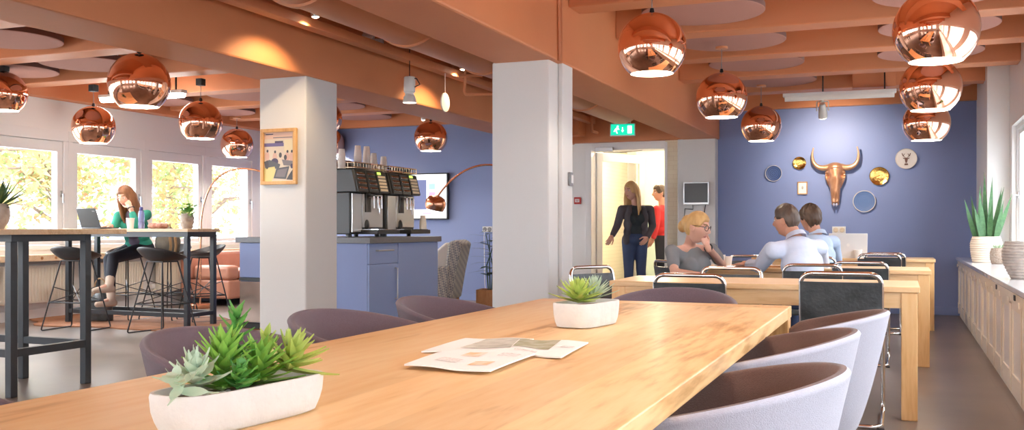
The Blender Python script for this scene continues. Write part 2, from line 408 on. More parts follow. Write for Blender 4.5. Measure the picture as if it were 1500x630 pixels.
# ---- columns and beams
for x0, x1, y0, y1 in ((-4.75, -4.31, 6.33, 6.78), (-2.74, -2.30, 6.36, 6.75), (-2.79, -2.28, 12.80, 13.0)):
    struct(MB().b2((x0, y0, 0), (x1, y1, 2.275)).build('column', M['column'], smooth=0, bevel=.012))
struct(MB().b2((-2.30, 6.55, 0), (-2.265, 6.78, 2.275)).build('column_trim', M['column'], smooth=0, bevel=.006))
struct(MB().b2((-4.79, YB, 2.27), (-4.30, YE, ZT)).build('ceiling_beam', M['orange'], smooth=0, bevel=.015))
struct(MB().b2((-2.73, YB, 2.27), (-2.26, YE, ZT)).build('ceiling_beam', M['orange'], smooth=0, bevel=.015))
JY = [6.66+1.257*k for k in range(-8, 5)]
for y in JY:
    for a, b in ((XL+.18, -4.79), (-2.26, XR)):
        struct(MB().b2((a, y, 2.70), (b, y+.26, ZT)).build('ceiling_joist', M['orange_joist'], smooth=0, bevel=.01))
# ---- corridor beyond the door
struct(MB().b2((-4.75, YE+.2, 0), (-4.6, 17, 2.6)).build('wall_corridor_left', M['cream_brick'], smooth=0))
struct(MB().b2((-2.5, YE+.2, 0), (-2.35, 17, 2.6)).build('wall_corridor_right', M['white_wall'], smooth=0))
struct(MB().b2((-4.75, 16.9, 0), (-2.35, 17, 2.6)).build('wall_corridor_end', M['white_wall'], smooth=0))
struct(MB().b2((-4.75, YE+.2, 2.6), (-2.35, 17, 2.7)).build('ceiling_corridor', M['white_wall'], smooth=0))
M['pale_green'] = mat('pale_green_paint', (.48,.60,.52,1), .6)
struct(MB().b2((-4.25, 16.2, 0), (-3.6, 16.3, 2.4)).build('wall_corridor_partition', M['pale_green'], smooth=0))
# ---- door: frame, glazed leaf swung open into the corridor, closer
f = MB(); f.b2((DX0-.09, YE-.05, 0), (DX0, YE+.24, DZ+.09)); f.b2((DX1, YE-.06, 0), (DX1+.04, YE+.24, DZ+.09)); f.b2((DX0, YE-.05, DZ), (DX1, YE+.24, DZ+.09))
d = struct(f.build('door_1', M['white_frame'], smooth=0, bevel=.006))
ang = math.radians(62)
def leaf(mb, u0, u1, w0, w1, t0=-.022, t1=.022):
    X = Matrix.Translation((DX0+.005, YE+.17, 0)) @ Matrix.Rotation(ang, 4, 'Z')
    t = MB().b2((u0, t0, w0), (u1, t1, w1)); mb.add(t.v, t.f, X)
l = MB(); W = 1.0
leaf(l, 0, .11, .01, DZ-.01); leaf(l, W-.11, W, .01, DZ-.01); leaf(l, .11, W-.11, DZ-.13, DZ-.01); leaf(l, .11, W-.11, .01, .30)
lf = l.build('door_leaf', M['white_frame'], d, smooth=0, bevel=.004)
g = MB(); leaf(g, .11, W-.11, .30, DZ-.13, -.006, .006); g.build('pane', M['glass'], lf, smooth=0)
h = MB(); leaf(h, W-.075, W-.045, .98, 1.18, -.03, -.022); leaf(h, W-.19, W-.05, 1.07, 1.09, -.075, -.055); leaf(h, W-.07, W-.05, 1.07, 1.09, -.07, -.022); h.build('door_handle', M['steel'], lf, bevel=.003)
k = MB(); k.b2((-3.98, YE-.11, DZ-.02), (-3.72, YE-.05, DZ+.04)); k.bar((-3.86, YE-.08, DZ-.03), (-3.55, YE-.22, DZ-.05), .022, .012); k.bar((-3.55, YE-.22, DZ-.05), (-3.3, YE-.1, DZ-.02), .018, .01)
k.build('door_closer', M['steel'], d, bevel=.004)
# ---- outdoors
M['bounce_ground'] = mat('pale_bounce_paving', (.55,.54,.52,1), .9, noise=(2,(.46,.45,.43),.5), bump=(30,.3))  # outdoor ground made pale to bounce daylight up onto the ceiling
M['render'] = mat('pale_render', (.36,.37,.40,1), .8, bump=(20,.1))
M['far_glass'] = mat('bluish_window_glass', (.16,.22,.30,1), .1)
struct(MB().b2((-70, -60, -.6), (XL-.25, 80, -.35)).build('ground', M['bounce_ground'], smooth=0))
struct(MB().b2((XR+.4, -60, -.6), (60, 80, -.35)).build('ground', M['bounce_ground'], smooth=0))
def building(name, x, y0, y1, h, label, side=1):
    b = MB().b2((x, y0, -.4), (x-6*side, y1, h)).build(name, M['render'], smooth=0)
    tag(b, label, 'building')
    n = int((y1-y0)/3)
    for fl in range(int(h/3)):
        for i in range(n):
            yy = y0+.9+i*3.0
            w = MB(); w.b2((x+.06*side, yy, .5+3*fl), (x-.02*side, yy+1.6, 2.2+3*fl))
            wf = w.build('window', M['white_frame'], b, smooth=0)
            q = MB(); q.b2((x+.08*side, yy+.1, .6+3*fl), (x+.06*side, yy+.75, 2.1+3*fl)); q.b2((x+.08*side, yy+.85, .6+3*fl), (x+.06*side, yy+1.5, 2.1+3*fl)); q.build('pane', M['far_glass'], wf, smooth=0)
    t = MB(); t.b2((x+.15*side, y0-.1, h), (x-6.1*side, y1+.1, h+.25)); t.build('roof_edge', M['grey_plastic'], b, smooth=0)
    return b
building('building', -23, 11, 26, 6.5, 'pale rendered building with paired windows seen behind the autumn trees')
building('building', 11, -24, 40, 6.2, 'added pale rendered building beyond the right-hand windows, dimming their daylight', -1)  # put close and drawn long to dim daylight through the right windows
M['bark'] = mat('tree_bark', (.16,.11,.08,1), .9, bump=(20,.6))
M['leaf_a'] = mat('yellow_autumn_leaf', (.36,.27,.10,1), .6)
M['leaf_b'] = mat('pale_green_autumn_leaf', (.22,.27,.10,1), .6)
M['leaf_c'] = mat('orange_autumn_leaf', (.36,.19,.09,1), .6)
for k_ in ('leaf_a', 'leaf_b', 'leaf_c'):
    b_ = M[k_].node_tree.nodes['Principled BSDF']; nt_ = M[k_].node_tree
    tr = nt_.nodes.new('ShaderNodeBsdfTranslucent'); tr.inputs[0].default_value = b_.inputs['Base Color'].default_value
    mx_ = nt_.nodes.new('ShaderNodeMixShader'); mx_.inputs[0].default_value = .45
    o_ = nt_.nodes['Material Output']
    nt_.links.new(b_.outputs[0], mx_.inputs[1]); nt_.links.new(tr.outputs[0], mx_.inputs[2]); nt_.links.new(mx_.outputs[0], o_.inputs[0])
def tree(x, y, h, rad, n, seed, label):
    rnd = random.Random(seed)
    e = empty('autumn_tree', (x, y, -.35), 0, label, 'tree', 'autumn trees outside the windows')
    t = MB(); t.tube([(0,0,0), (.05,.03,h*.3), (0,.08,h*.6), (.1,.05,h*.85)], [.13,.11,.08,.03], 8)
    for k in range(9):
        a = rnd.uniform(0, 2*PI); z = h*rnd.uniform(.3,.7); r = rad*rnd.uniform(.5,.9)
        t.tube([(.03,.05,z), (r*.5*math.cos(a), r*.5*math.sin(a), z+.35), (r*math.cos(a), r*math.sin(a), z+.4)], [.05,.03,.01], 6)
    t.build('trunk', M['bark'], e)
    c = MB()
    cl = [(rnd.gauss(0, rad*.5), rnd.gauss(0, rad*.5), h*.62+rnd.gauss(0, h*.2)) for _ in range(26)]
    for i in range(n):
        q = cl[rnd.randrange(len(cl))]; p = V((q[0]+rnd.gauss(0,.32), q[1]+rnd.gauss(0,.32), q[2]+rnd.gauss(0,.28)))
        if p.z < .5: continue
        s = rnd.uniform(.05,.11); R = Euler((rnd.uniform(-1,1), rnd.uniform(-1,1), rnd.uniform(0,6.3))).to_matrix()
        c.slot(rnd.choices((0,1,2), (5,4,1.4))[0])
        c.add([p+R@V(u) for u in ((-s,0,0), (-s*.2,-s*.6,.02), (s,0,-.02), (-s*.2,s*.6,.02))], [(0,1,2,3)])
    c.build('crown', [M['leaf_a'], M['leaf_b'], M['leaf_c']], e, smooth=0, fix=False)
trees = [(-14.0,10.6,4.6,1.5,'broad yellow autumn tree outside the window at the far left'), (-15.6,14.2,4.8,1.6,'yellow-green autumn tree behind the dark laptop'),
         (-13.9,16.6,4.4,1.4,'leafy autumn tree outside the window right of the seated woman'), (-16.4,18.4,4.7,1.6,'autumn tree seen in the window above the potted plant'),
         (-14.3,20.4,4.5,1.5,'autumn tree outside the last window beside the white column'), (-17.5,11.4,5.0,1.7,'tall autumn tree beyond the window behind the spiky plant')]
for i, (x, y, h, r, lb) in enumerate(trees): tree(x, y, h, r, 2300, 40+i, lb)
# ================================================================== THINGS OVERHEAD
# ---- copper pendants
R = .225
prof = []
for k in range(0, 33):
    t = k/32*math.radians(141.5); prof.append((max(R*math.sin(t), .012), R*math.cos(t)))
inner = [(max((R-.004)*math.sin(k/32*math.radians(141)), .012), (R-.004)*math.cos(k/32*math.radians(141))) for k in range(33)]
M['lining'] = mat('pale_gold_lining', (.92,.86,.77,1), .35)
pend = None
def make_pendant():
    e = empty('pendant_lamp', (0,0,0), 0, 'x', 'pendant lamp', 'copper ball pendants')
    s = MB().lathe(prof, 56); s.build('lamp_shade', M['copper'], e, smooth=60)
    l = MB().lathe(list(reversed(inner)), 48); l.lathe([(inner[-1][0], inner[-1][1]), (prof[-1][0], prof[-1][1])], 48); l.build('shade_lining', M['lining'], e, smooth=50)
    MB().sph((0,0,-.05), .05, 16, 10).build('bulb', M['glow'], e)
    MB().cyl((0,0,R-.01), (0,0,R+.03), .02, .012, 14).build('cord_holder', M['black_metal'], e)
    return e
pl_mesh = None
pend = make_pendant()
cord_l = .26
NP = 0
P_SPOTS = [  # px, py of the ball, diameter in px, ceiling fitting height, fitting style, label
    (955, 69, 100, 2.74, 'disc', 'nearest large copper ball pendant of the row left of the bull skull'),
    (1057, 143, 74, 2.68, 'disc', 'copper ball pendant in the middle of the row over the desks, behind the nearest one'),
    (1115, 184, 58, 2.69, 'disc', 'smallest, farthest copper ball pendant left of the ceiling spotlight by the blue wall'),
    (1371, 43, 120, 2.74, 'disc', 'largest copper ball pendant, top of the three overlapping at the window side'),
    (1363, 128, 86, 2.70, 'disc', 'middle copper ball pendant of the three overlapping at the window side'),
    (1357, 180, 66, 2.70, 'disc', 'lowest and farthest copper ball pendant of the three at the window side'),
    (6, 137, 64, 2.70, 'cube', 'copper ball pendant cut by the left edge above the spiky plant'),
    (204, 122, 88, 2.48, 'cube', 'biggest copper ball pendant above the bar tables, hung closest to the beam'),
    (137, 186, 61, 2.56, 'cube', 'copper ball pendant over the dark laptop on the bar table'),
    (294, 179, 62, 2.60, 'cube', 'copper ball pendant above the potted plant on the bar table'),
    (347, 212, 47, 2.62, 'disc', 'small far copper ball pendant just left of the column with the picture'),
    (476, 173, 50, 2.66, 'cube', 'copper ball pendant half hidden by the column, the upper one'),
    (484, 210, 42, 2.66, 'cube', 'copper ball pendant half hidden by the column, the lower one'),
    (631, 202, 49, 2.66, 'cube', 'copper ball pendant in front of the blue wall above the screen')]
def add_pendant(loc, ztop, style, label, first):
    e = pend if first else copy_tree(pend)
    if not first:
        pass
    e.location = loc; e['label'] = label
    top = ztop-loc.z
    MB().cyl((0,0,R+.02), (0,0,top), .0035, n=8).build('cord', M['grey_plastic'], e)
    if style == 'cube': MB().box((0,0,top+.03), (.075,.075,.075)).build('ceiling_fitting', M['black_metal'], e, bevel=.006)
    else: MB().cyl((0,0,top-.006), (0,0,top+.014), .055, n=24).build('ceiling_fitting', M['duct'], e, bevel=.002)
    li = bpy.data.lights.new('pendant_light', 'POINT'); li.energy = PEND_W*((.7 if loc.y > 2.5 else .35) if loc.y < 3.5 and loc.x > -2 else (.6 if loc.x > 0 else (.62 if loc.x > -2 else .9))); li.color = (1,.91,.80); li.shadow_soft_size = .05
    lo = bpy.data.objects.new('pendant_light', li); C.objects.link(lo); lo.location = loc+V((0,0,-.09))
PEND_W = 27
locs = []
for px, py, dia, zt, st, lb in P_SPOTS: locs.append((at(px, py, .45*F/dia), zt, st, lb))
plain = pend
for x, y, lb in ((-1.0, 3.05, 'added copper ball pendant lighting the far half of the oak table, unseen above the frame'), (-1.0, 1.85, 'added copper ball pendant lighting the near half of the oak table, unseen above the frame')):
    locs.append((V((x, y, 2.24)), 2.74, 'disc', lb))  # out-of-view pendants added to light the oak table
# copies are made from the bare prototype first, then each gets its own cord, fitting and lamp
roots = [pend]+[copy_tree(pend) for _ in locs[1:]]
pend0 = pend
for i, (lc, zt, st, lb) in enumerate(locs):
    pend = roots[i]; add_pendant(lc, zt, st, lb, True)

# ---- round acoustic panels hung between the joists
def panel(x, y, dia, z, label):
    e = empty('acoustic_panel', (x, y, z), 0, label, 'acoustic panel', 'round mauve ceiling panels')
    r = dia/2
    MB().lathe([(0,0), (r-.004,0), (r,.004)], 64).build('felt_face', M['mauve_panel'], e, smooth=30)
    MB().lathe([(r,.004), (r,.046), (r-.004,.05), (0,.05)], 64).build('edge_band', M['mauve_edge'], e, smooth=30)
    for a in (.6, 2.7, 4.8): MB().cyl((r*.6*math.cos(a), r*.6*math.sin(a), .05), (r*.6*math.cos(a), r*.6*math.sin(a), 3.02-z), .004, n=6).build('hanger', M['steel'], e)
cols = []
midY = [y+.26+.4985 for y in JY]
PAN = [(-1.42, 7.42, 'large round mauve panel above the nearest pendant of the desk row'), (-1.40, 8.67, 'second round mauve panel back above the desk row, over the middle pendant'),
       (-1.36, 9.93, 'third round mauve panel back above the desk row, by the farthest pendant'), (-1.34, 11.19, 'farthest round mauve panel above the desk row, half hidden by the last pendant'),
       (.27, 7.42, 'round mauve panel cut by the top of the frame over the window-side pendants'), (.29, 8.67, 'round mauve panel behind the largest window-side pendant'),
       (.26, 9.93, 'round mauve panel just above the white tube light at the window side'), (.30, 12.2, 'farthest small-looking mauve panel near the window-side corner')]
for x, y, lb in PAN: panel(x, y, .94, 2.745, lb)
def pnl(px, py, lb, dia=.94):
    p = atZ(px, py, 2.745)
    k = min(range(len(midY)), key=lambda i: abs(midY[i]-p.y)); panel(p.x, midY[k], dia, 2.745, lb)
pnl(25, 62, 'round mauve panel at the upper left corner above the windows')
pnl(30, 107, 'round mauve panel behind the pendant at the left edge')
pnl(130, 95, 'round mauve panel just left of the biggest bar pendant')
pnl(245, 152, 'round mauve panel right of the biggest bar pendant')
pnl(370, 143, 'round mauve panel left of the picture column, nearer one')
pnl(345, 168, 'round mauve panel behind the far small bar pendant')
pnl(505, 160, 'round mauve panel just right of the picture column, nearer one')
pnl(540, 174, 'flat round mauve panel right of the picture column by the blue wall')

# ---- services between the two beams
e = empty('ventilation_duct', (-3.27, 0, 2.70), 0, 'large round orange painted ventilation duct running between the beams', 'duct')
MB().lathe([(.31, YB+.05), (.31, 11.7)], 48, Matrix.Rotation(-PI/2, 4, 'X')).build('duct_pipe', M['duct'], e, smooth=60)
y = -2.0
while y < 11.0:
    MB().lathe([(.31,y-.03), (.325,y-.025), (.325,y+.025), (.31,y+.03)], 48, Matrix.Rotation(-PI/2, 4, 'X')).build('joint_collar', M['duct'], e, smooth=40)
    a = y+.55
    MB().bar((-.2, a, .25), (-.2, a, .32), .02).bar((.2, a, .25), (.2, a, .32), .02).build('duct_hanger', M['duct'], e)
    y += 1.35
t = empty('cable_tray', (-3.99, 0, 2.53), 0, 'long straight orange painted cable tray along the left beam', 'cable tray')
MB().b2((-.05, YB+.1, 0), (.05, 12.8, .07)).build('tray_channel', M['orange_joist'], t, smooth=0, bevel=.006)
for yy in (-2.5, 0, 2.5, 5, 7, 9, 11): MB().bar((0, yy, .07), (0, yy, .49), .02).build('tray_hanger', M['orange_joist'], t)
# small copper painted water pipes near the second column
p = MB(); a0 = V((-4.0, 8.6, 2.66)); p.tube(fillet([(-3.99,8.3,2.62), (-3.99,8.3,2.9), (-3.6,8.3,2.9), (-3.6,8.7,2.9), (-3.6,8.7,2.5)], .05, closed=False), .014, 8)
tag(p.build('water_pipe', M['orange_joist']), 'thin orange painted pipe loop hanging beside the small white camera-like spot', 'pipe')
q = [at(682,110,8.9), at(680,139,8.9), at(727,138,8.9)]
p = MB(); p.tube(fillet([q[0]+V((0,0,.04)), q[1], q[2]], .04, closed=False), .014, 8); p.tube([at(672,112,8.9), at(706,110,8.9)], .018, 8); p.tube([q[0]+V((0,0,.02)), V((q[0].x,q[0].y,3.05))], .012, 8)
tag(p.build('water_pipe', M['orange_joist']), 'thin orange pipe bending under the tray next to the second column', 'pipe')
p = MB(); p.tube(fillet([(-2.25,5.9,2.98), (-2.25,6.15,2.84), (-2.25,6.42,2.74), (-2.25,6.44,2.27)], .05, closed=False), .013, 8); p.tube([(-2.25,6.48,2.27), (-2.25,6.48,2.76), (-2.25,6.2,3.03)], .011, 8)
tag(p.build('conduit_pipe', M['duct']), 'pair of thin orange conduits dropping down the beam to the second column', 'pipe')
p = MB(); p.tube([(-4.1,10.6,2.62), (-4.1,12.6,2.62)], .03, 10); p.tube(fillet([(-3.9,12.5,2.62), (-3.9,12.5,2.4), (-3.9,12.75,2.4)], .04, closed=False), .02, 8)
tag(p.build('water_pipe', M['duct']), 'orange pipe under the far ceiling left of the exit sign', 'pipe')
bx = MB().b2((-4.28,12.55,2.36), (-4.1,12.86,2.7)); tag(bx.build('junction_box', M['orange'], bevel=.01), 'orange painted box on the far wall left of the exit sign', 'junction box')
# ceiling downlights
def downlight(p, lb):
    e = empty('downlight', p, 0, lb, 'spotlight', 'small bare downlights')
    MB().lathe([(.028,0), (.034,.01), (.034,.05), (.02,.07), (0,.07)], 20).build('housing', M['steel'], e)
    MB().sph((0,0,.005), (.026,.026,.014), 16, 8).build('bulb', M['glow'], e)
    MB().cyl((0,0,.07), (0,0,3.02-p.z), .006, n=8).build('stem', M['black_metal'], e)
    li = bpy.data.lights.new('downlight_light', 'SPOT'); li.energy = 18; li.color = (1,.72,.40); li.spot_size = 1.9; li.spot_blend = .6; li.shadow_soft_size = .03
    lo = bpy.data.objects.new('downlight_light', li); C.objects.link(lo); lo.location = p+V((0,0,-.03)); lo.rotation_euler = (0, .55, 0)
downlight(at(462,25,6.8), 'lit downlight between duct and tray, the nearer one')
downlight(at(678,102,9.1), 'lit downlight between duct and tray near the second column')
downlight(at(620,176,13.6), 'tiny lit downlight by the far blue wall above the pendant')
# white track spot lying on the tray
e = empty('spotlight', at(545,58,7.95), YAW, 'small white spotlight tilted sideways on the cable tray', 'spotlight')
MB().tube([(-.075,0,.03), (.01,0,-.0)], [.045,.045], 18).build('lamp_head', M['white_plastic'], e, bevel=.004)
MB().tube([(-.077,0,.031), (-.07,0,.028)], [.033,.033], 16).build('lens', M['black_metal'], e)
MB().tube([(-.04,0,.05), (0,0,.11), (.06,0,.06), (.08,0,0)], .007, 8).build('cable', M['white_plastic'], e)
MB().box((.06,0,-.02), (.07,.05,.05)).build('mount', M['steel'], e, bevel=.006)
# hanging white spot
c0 = at(600,133,8.3)
e = empty('spotlight', c0, 0, 'white cylinder spotlight hanging on a thin cord under the tray', 'spotlight')
MB().lathe([(0,.12), (.045,.12), (.05,.11), (.05,-.01), (.04,-.02), (.04,-.04), (.05,-.05), (.062,-.105), (.058,-.105), (.04,-.06), (0,-.06)], 24).build('lamp_head', M['white_plastic'], e)
MB().sph((0,0,-.085), (.045,.045,.015), 16, 8).build('bulb', M['glow'], e)
MB().cyl((0,0,.12), (0,0,2.66-c0.z), .004, n=8).build('cord', M['black_metal'], e)
MB().box((0,0,2.68-c0.z), (.12,.09,.06)).build('ceiling_fitting', M['steel'], e, bevel=.008)
MB().tube([(.05,0,.03), (.1,0,.05), (.07,0,.1), (.02,0,.11)], .005, 8).build('cable', M['black_metal'], e)
# hanging white oval sign
c0 = at(652,150,8.97)
e = empty('hanging_sign', c0, 0, 'blank white round sign hanging on a string below the tray', 'sign')
MB().lathe([(0,-.006), (.088,-.006), (.09,-.003), (.09,.003), (.088,.006), (0,.006)], 40, Matrix.Rotation(PI/2, 4, 'Y')).build('sign_disc', M['white_plastic'], e)
MB().cyl((0,0,.088), (0,0,2.53-c0.z), .003, n=6).build('string', M['paper'], e)
# exit sign
c0 = at(912,190,12.55)
M['exit_green'] = mat('exit_green_lit', (.0,.30,.18,1), .4, emit=((0,.50,.30,1), .55)); M['exit_white'] = mat('exit_white_lit', (.85,.9,.88,1), .4, emit=((.9,1,.95,1), .8))
e = empty('exit_sign', c0, math.radians(12), 'green lit emergency exit sign with running man hung above the door', 'exit sign')
MB().box((0,.02,0), (.33,.05,.165)).build('housing', M['white_plastic'], e, bevel=.006)
MB().box((0,-.008,0), (.305,.008,.14)).build('sign_face', M['exit_green'], e)
X = Matrix.Rotation(PI/2, 4, 'X')
def flat(mb, poly, y=-.016): mb.prism(poly, Matrix.Translation((0,y,0)) @ Matrix.Rotation(PI/2, 4, 'X'), .004)
pg = MB(); circ = lambda cx, cz, r: [(cx+r*math.cos(i*PI/6), cz+r*math.sin(i*PI/6)) for i in range(12)]
flat(pg, circ(-.062,.042,.012)); flat(pg, [(-.105,.0),(-.075,.03),(-.055,.028),(-.04,.0),(-.05,-.004),(-.06,.008),(-.075,-.014),(-.062,-.05),(-.076,-.052),(-.09,-.016),(-.11,-.03),(-.118,-.02),(-.098,-.005)])
pg.build('running_man', M['exit_white'], e, smooth=0)
pg = MB(); flat(pg, [(-.006,.03),(.006,.03),(.006,-.01),(.018,-.01),(0,-.036),(-.018,-.01),(-.006,-.01)]); pg.build('arrow', M['exit_white'], e, smooth=0)
pg = MB(); flat(pg, [(.065,-.05),(.12,-.05),(.12,.05),(.065,.05)]); pg.build('door_pictogram', M['exit_white'], e, smooth=0)
MB().bar((-.1,.02,.08), (-.1,.02,2.95-c0.z), .012).bar((.1,.02,.08), (.1,.02,2.95-c0.z), .012).build('hanger', M['white_plastic'], e)
M['tube_lit'] = emit_mat('lit_tube', (1,.96,.90), 14)
# fluorescent fitting
a, b = at(1147,141,11.0), at(1313,134,10.6)
m_ = (a+b)/2
e = empty('tube_light', (m_.x, m_.y, 2.56), math.atan2(b.y-a.y, b.x-a.x), 'long white tube light fixed under the ceiling before the blue wall', 'tube light')
Ln = (b-a).length
MB().b2((-Ln/2,-.05,.02), (Ln/2,.05,.06)).build('fixture_body', M['white_plastic'], e, bevel=.006)
MB().lathe([(.05,-Ln/2+.02), (.05,Ln/2-.02)], 20, Matrix.Translation((0,0,.02)) @ Matrix.Rotation(PI/2, 4, 'Y'), PI/2+PI, PI/2+2*PI).build('diffuser', M['tube_glow'], e)
for s in (-.14, .4): MB().bar((s*Ln,0,.06), (s*Ln,0,.46), .015).build('hanger', M['black_metal'], e)
MB().b2((-Ln/2+.75,.05,.1), (Ln/2,.2,.4)).build('mounting_board', M['orange_joist'], e, bevel=.006)
e = empty('tube_light', (-8.2, 8.72, 2.60), .0, 'white tube light under the ceiling above the woman with the laptop', 'tube light')
MB().b2((-.62,-.05,.02), (.62,.05,.06)).build('fixture_body', M['white_plastic'], e, bevel=.006)
MB().lathe([(.05,-.60), (.05,.60)], 20, Matrix.Translation((0,0,.02)) @ Matrix.Rotation(PI/2, 4, 'Y'), PI/2+PI, PI/2+2*PI).build('diffuser', M['tube_lit'], e)
for s in (-1, 1): MB().bar((s*.5,0,.06), (s*.5,0,.42), .015).build('hanger', M['black_metal'], e)
# spotlight for the skull
c0 = at(1205,160,11.2)
e = empty('spotlight', c0, 0, 'white spotlight in a square yoke aimed at the bull skull', 'spotlight')
z0 = 2.62-c0.z
MB().tube(fillet([(-.065,0,-.02),(-.065,0,.09),(.065,0,.09),(.065,0,-.02)], .01, closed=False), .008, 8).build('yoke', M['white_plastic'], e)
MB().cyl((0,0,.09), (0,0,z0), .012, n=10).build('stem', M['white_plastic'], e)
MB().tube([(0,-.05,.06), (0,.0,.0), (0,.02,-.03), (0,.055,-.09)], [.03,.045,.05,.052], 20).build('lamp_head', M['white_plastic'], e, bevel=.003)
MB().tube([(0,.052,-.085), (0,.058,-.095)], [.042,.042], 18).build('lens', M['glow'], e)
sl = bpy.data.lights.new('skull_spot', 'SPOT'); sl.energy = 38; sl.color = (1,.86,.70); sl.spot_size = math.radians(100); sl.spot_blend = 1.0; sl.shadow_soft_size = .03
so = bpy.data.objects.new('skull_spot', sl); C.objects.link(so); so.location = c0+V((0,.075,-.115))
tgt = atY(1222,240,13.0); so.rotation_euler = (tgt-so.location).to_track_quat('-Z', 'Y').to_euler()
# ================================================================== BIG OAK TABLE
TX0, TX1, TY0, TY1, TZ = -1.555, -.43, .55, 4.22, .75
t = empty('dining_table', ((TX0+TX1)/2, (TY0+TY1)/2, 0), 0, 'long honey oak table in the foreground with two planters on it', 'table')
hw, hl = (TX1-TX0)/2, (TY1-TY0)/2
MB().b2((-hw,-hl,.70), (hw,hl-.14,TZ)).build('tabletop', M['oak'], t, smooth=0, bevel=.004)
MB().b2((-hw,hl-.139,.70), (hw,hl,TZ)).build('breadboard_end', M['oak_end'], t, smooth=0, bevel=.004)
for sx in (-1, 1):
    MB().b2((sx*(hw-.16),-hl+.1,.62), (sx*(hw-.185),hl-.1,.70)).build('apron', M['oak_end'], t, smooth=0, bevel=.003)
    for s2 in (-1, 1): MB().b2((sx*hw*.995,s2*hl*.998,0), (sx*(hw-.11),s2*(hl-.11),.70)).build('leg', M['oak_leg'], t, smooth=0, bevel=.005)
for s2 in (-1, 1): MB().b2((-hw+.1,s2*(hl-.06),.62), (hw-.1,s2*(hl-.085),.70)).build('apron', M['oak_end'], t, smooth=0, bevel=.003)

# ================================================================== TUB CHAIRS
def smooth01(x): x = max(0, min(1, x)); return x*x*(3-2*x)
def tub_chair(outer, lining, nm):
    """open front at local +x; back at -x"""
    e = empty('tub_chair', (0,0,0), 0, nm, 'armchair', 'upholstered tub chairs')
    n = 72
    def ztop(a):   # a: angle from the back, 0..pi
        z1 = .772-.075*(1-math.cos(min(a, 1.75))); f = smooth01((a-1.62)/.85)
        return z1*(1-f)+.455*f
    def rad(a, h): # h 0..1 from the bottom to the back's rim height
        r = .205 + .145*max(h,0)**.7
        return r
    zb = .285
    so, fo, si, fi, sp_, fp = [], [], [], [], [], []
    no, ni = 12, 10
    for k in range(n):
        ph = 2*PI*k/n; a = abs(((ph+PI) % (2*PI))-PI)
        zt = ztop(a); d = V((-math.cos(ph), math.sin(ph), 0))
        el = 1+.05*(math.cos(a) < 0)*abs(math.cos(a))
        so.append(d*.05+V((0,0,zb-.015))); so.append(d*.17+V((0,0,zb-.008)))
        for j in range(no):
            h = j/(no-1); z = zb+(zt-.018-zb)*h; hh = (z-zb)/(.79-zb)
            so.append(d*rad(a, max(hh,0))*el+V((0,0,z)))
        rt = rad(a, (zt-zb)/(.79-zb))*el
        for j in range(1, 4):   # rolled rim, outer half
            b = j/6*PI*.75; so.append(d*(rt-.017+.017*math.cos(b))+V((0,0,zt-.018+.018*math.sin(b))))
        for j in range(5):
            b = PI*.375+j/4*PI*.625; si.append(d*(rt-.017+.017*math.cos(b))+V((0,0,zt-.018+.018*math.sin(b))))
        for j in range(1, ni):
            h = j/(ni-1); z = (zt-.018)*(1-h)+.43*h
            hh = (z-zb)/(.79-zb)
            si.append(d*max(rad(a, max(hh,0))*el-.034-.012*math.sin(h*PI), .1)+V((0,0,z)))
        si.append(d*.12+V((0,0,.425)))
    mo = 2+no+3; mi = 5+ni-1+1
    def strip(vs, m, flip=False):
        fs = []
        for k in range(n):
            k2 = (k+1) % n
            for j in range(m-1):
                f = (k*m+j, k2*m+j, k2*m+j+1, k*m+j+1); fs.append(f[::-1] if flip else f)
        return fs
    MB().add(so, strip(so, mo)).build('outer_shell', outer, e, smooth=80)
    MB().add(si, strip(si, mi)).build('inner_lining', lining, e, smooth=80)
    # seat cushion
    MB().lathe([(0,.40),(.20,.40),(.232,.415),(.24,.44),(.228,.468),(.19,.483),(.1,.49),(0,.492)], 48, Matrix.Translation((.02,0,0))).build('seat_cushion', lining, e, smooth=60)
    # chrome sled base
    for s in (-1, 1):
        MB().tube(fillet([(-.16,s*.13,.28),(-.24,s*.23,.012),(.24,s*.23,.012),(.16,s*.13,.28)], .05, closed=False), .011, 10).build('sled_runner', M['chrome'], e, smooth=60)
    MB().tube([(-.17,-.14,.272),(.17,.14,.272)], .01, 8).tube([(-.17,.14,.272),(.17,-.14,.272)], .01, 8).build('under_frame', M['chrome'], e)
    return e
tr_, tl_ = [], []
right = tub_chair(M['lilac_fabric'], M['brown_fabric'], 'x')
left = tub_chair(M['mauve_fabric'], M['mauve_fabric'], 'x')
GR = 'pale tub chairs on the window side of the oak table'; GL = 'mauve tub chairs around the oak table'
place(right, tr_, (-.445, 2.22, 0), PI, 'pale lilac tub chair nearest to the camera, on the right side of the oak table', GR)
place(right, tr_, (-.455, 3.06, 0), PI+.04, 'pale lilac tub chair in the middle of the three right of the oak table', GR)
place(right, tr_, (-.38, 3.86, 0), PI-.05, 'pale lilac tub chair farthest of three right of the oak table, showing its full side', GR)
place(left, tl_, (-1.76, 2.36, 0), .05, 'mauve tub chair behind the succulent planter at the left of the oak table', GL)
place(left, tl_, (-1.75, 3.06, 0), -.04, 'mauve tub chair in front of the picture column, left of the oak table', GL)
place(left, tl_, (-1.74, 3.84, 0), .0, 'mauve tub chair by the blue counter, farthest on the left of the oak table', GL)
place(left, tl_, (-1.72, 1.20, 0), .1, 'mauve tub chair barely showing at the lower left corner of the picture', GL)
place(left, tl_, (-1.05, 4.62, 0), -PI/2, 'mauve tub chair at the far end of the oak table', GL)

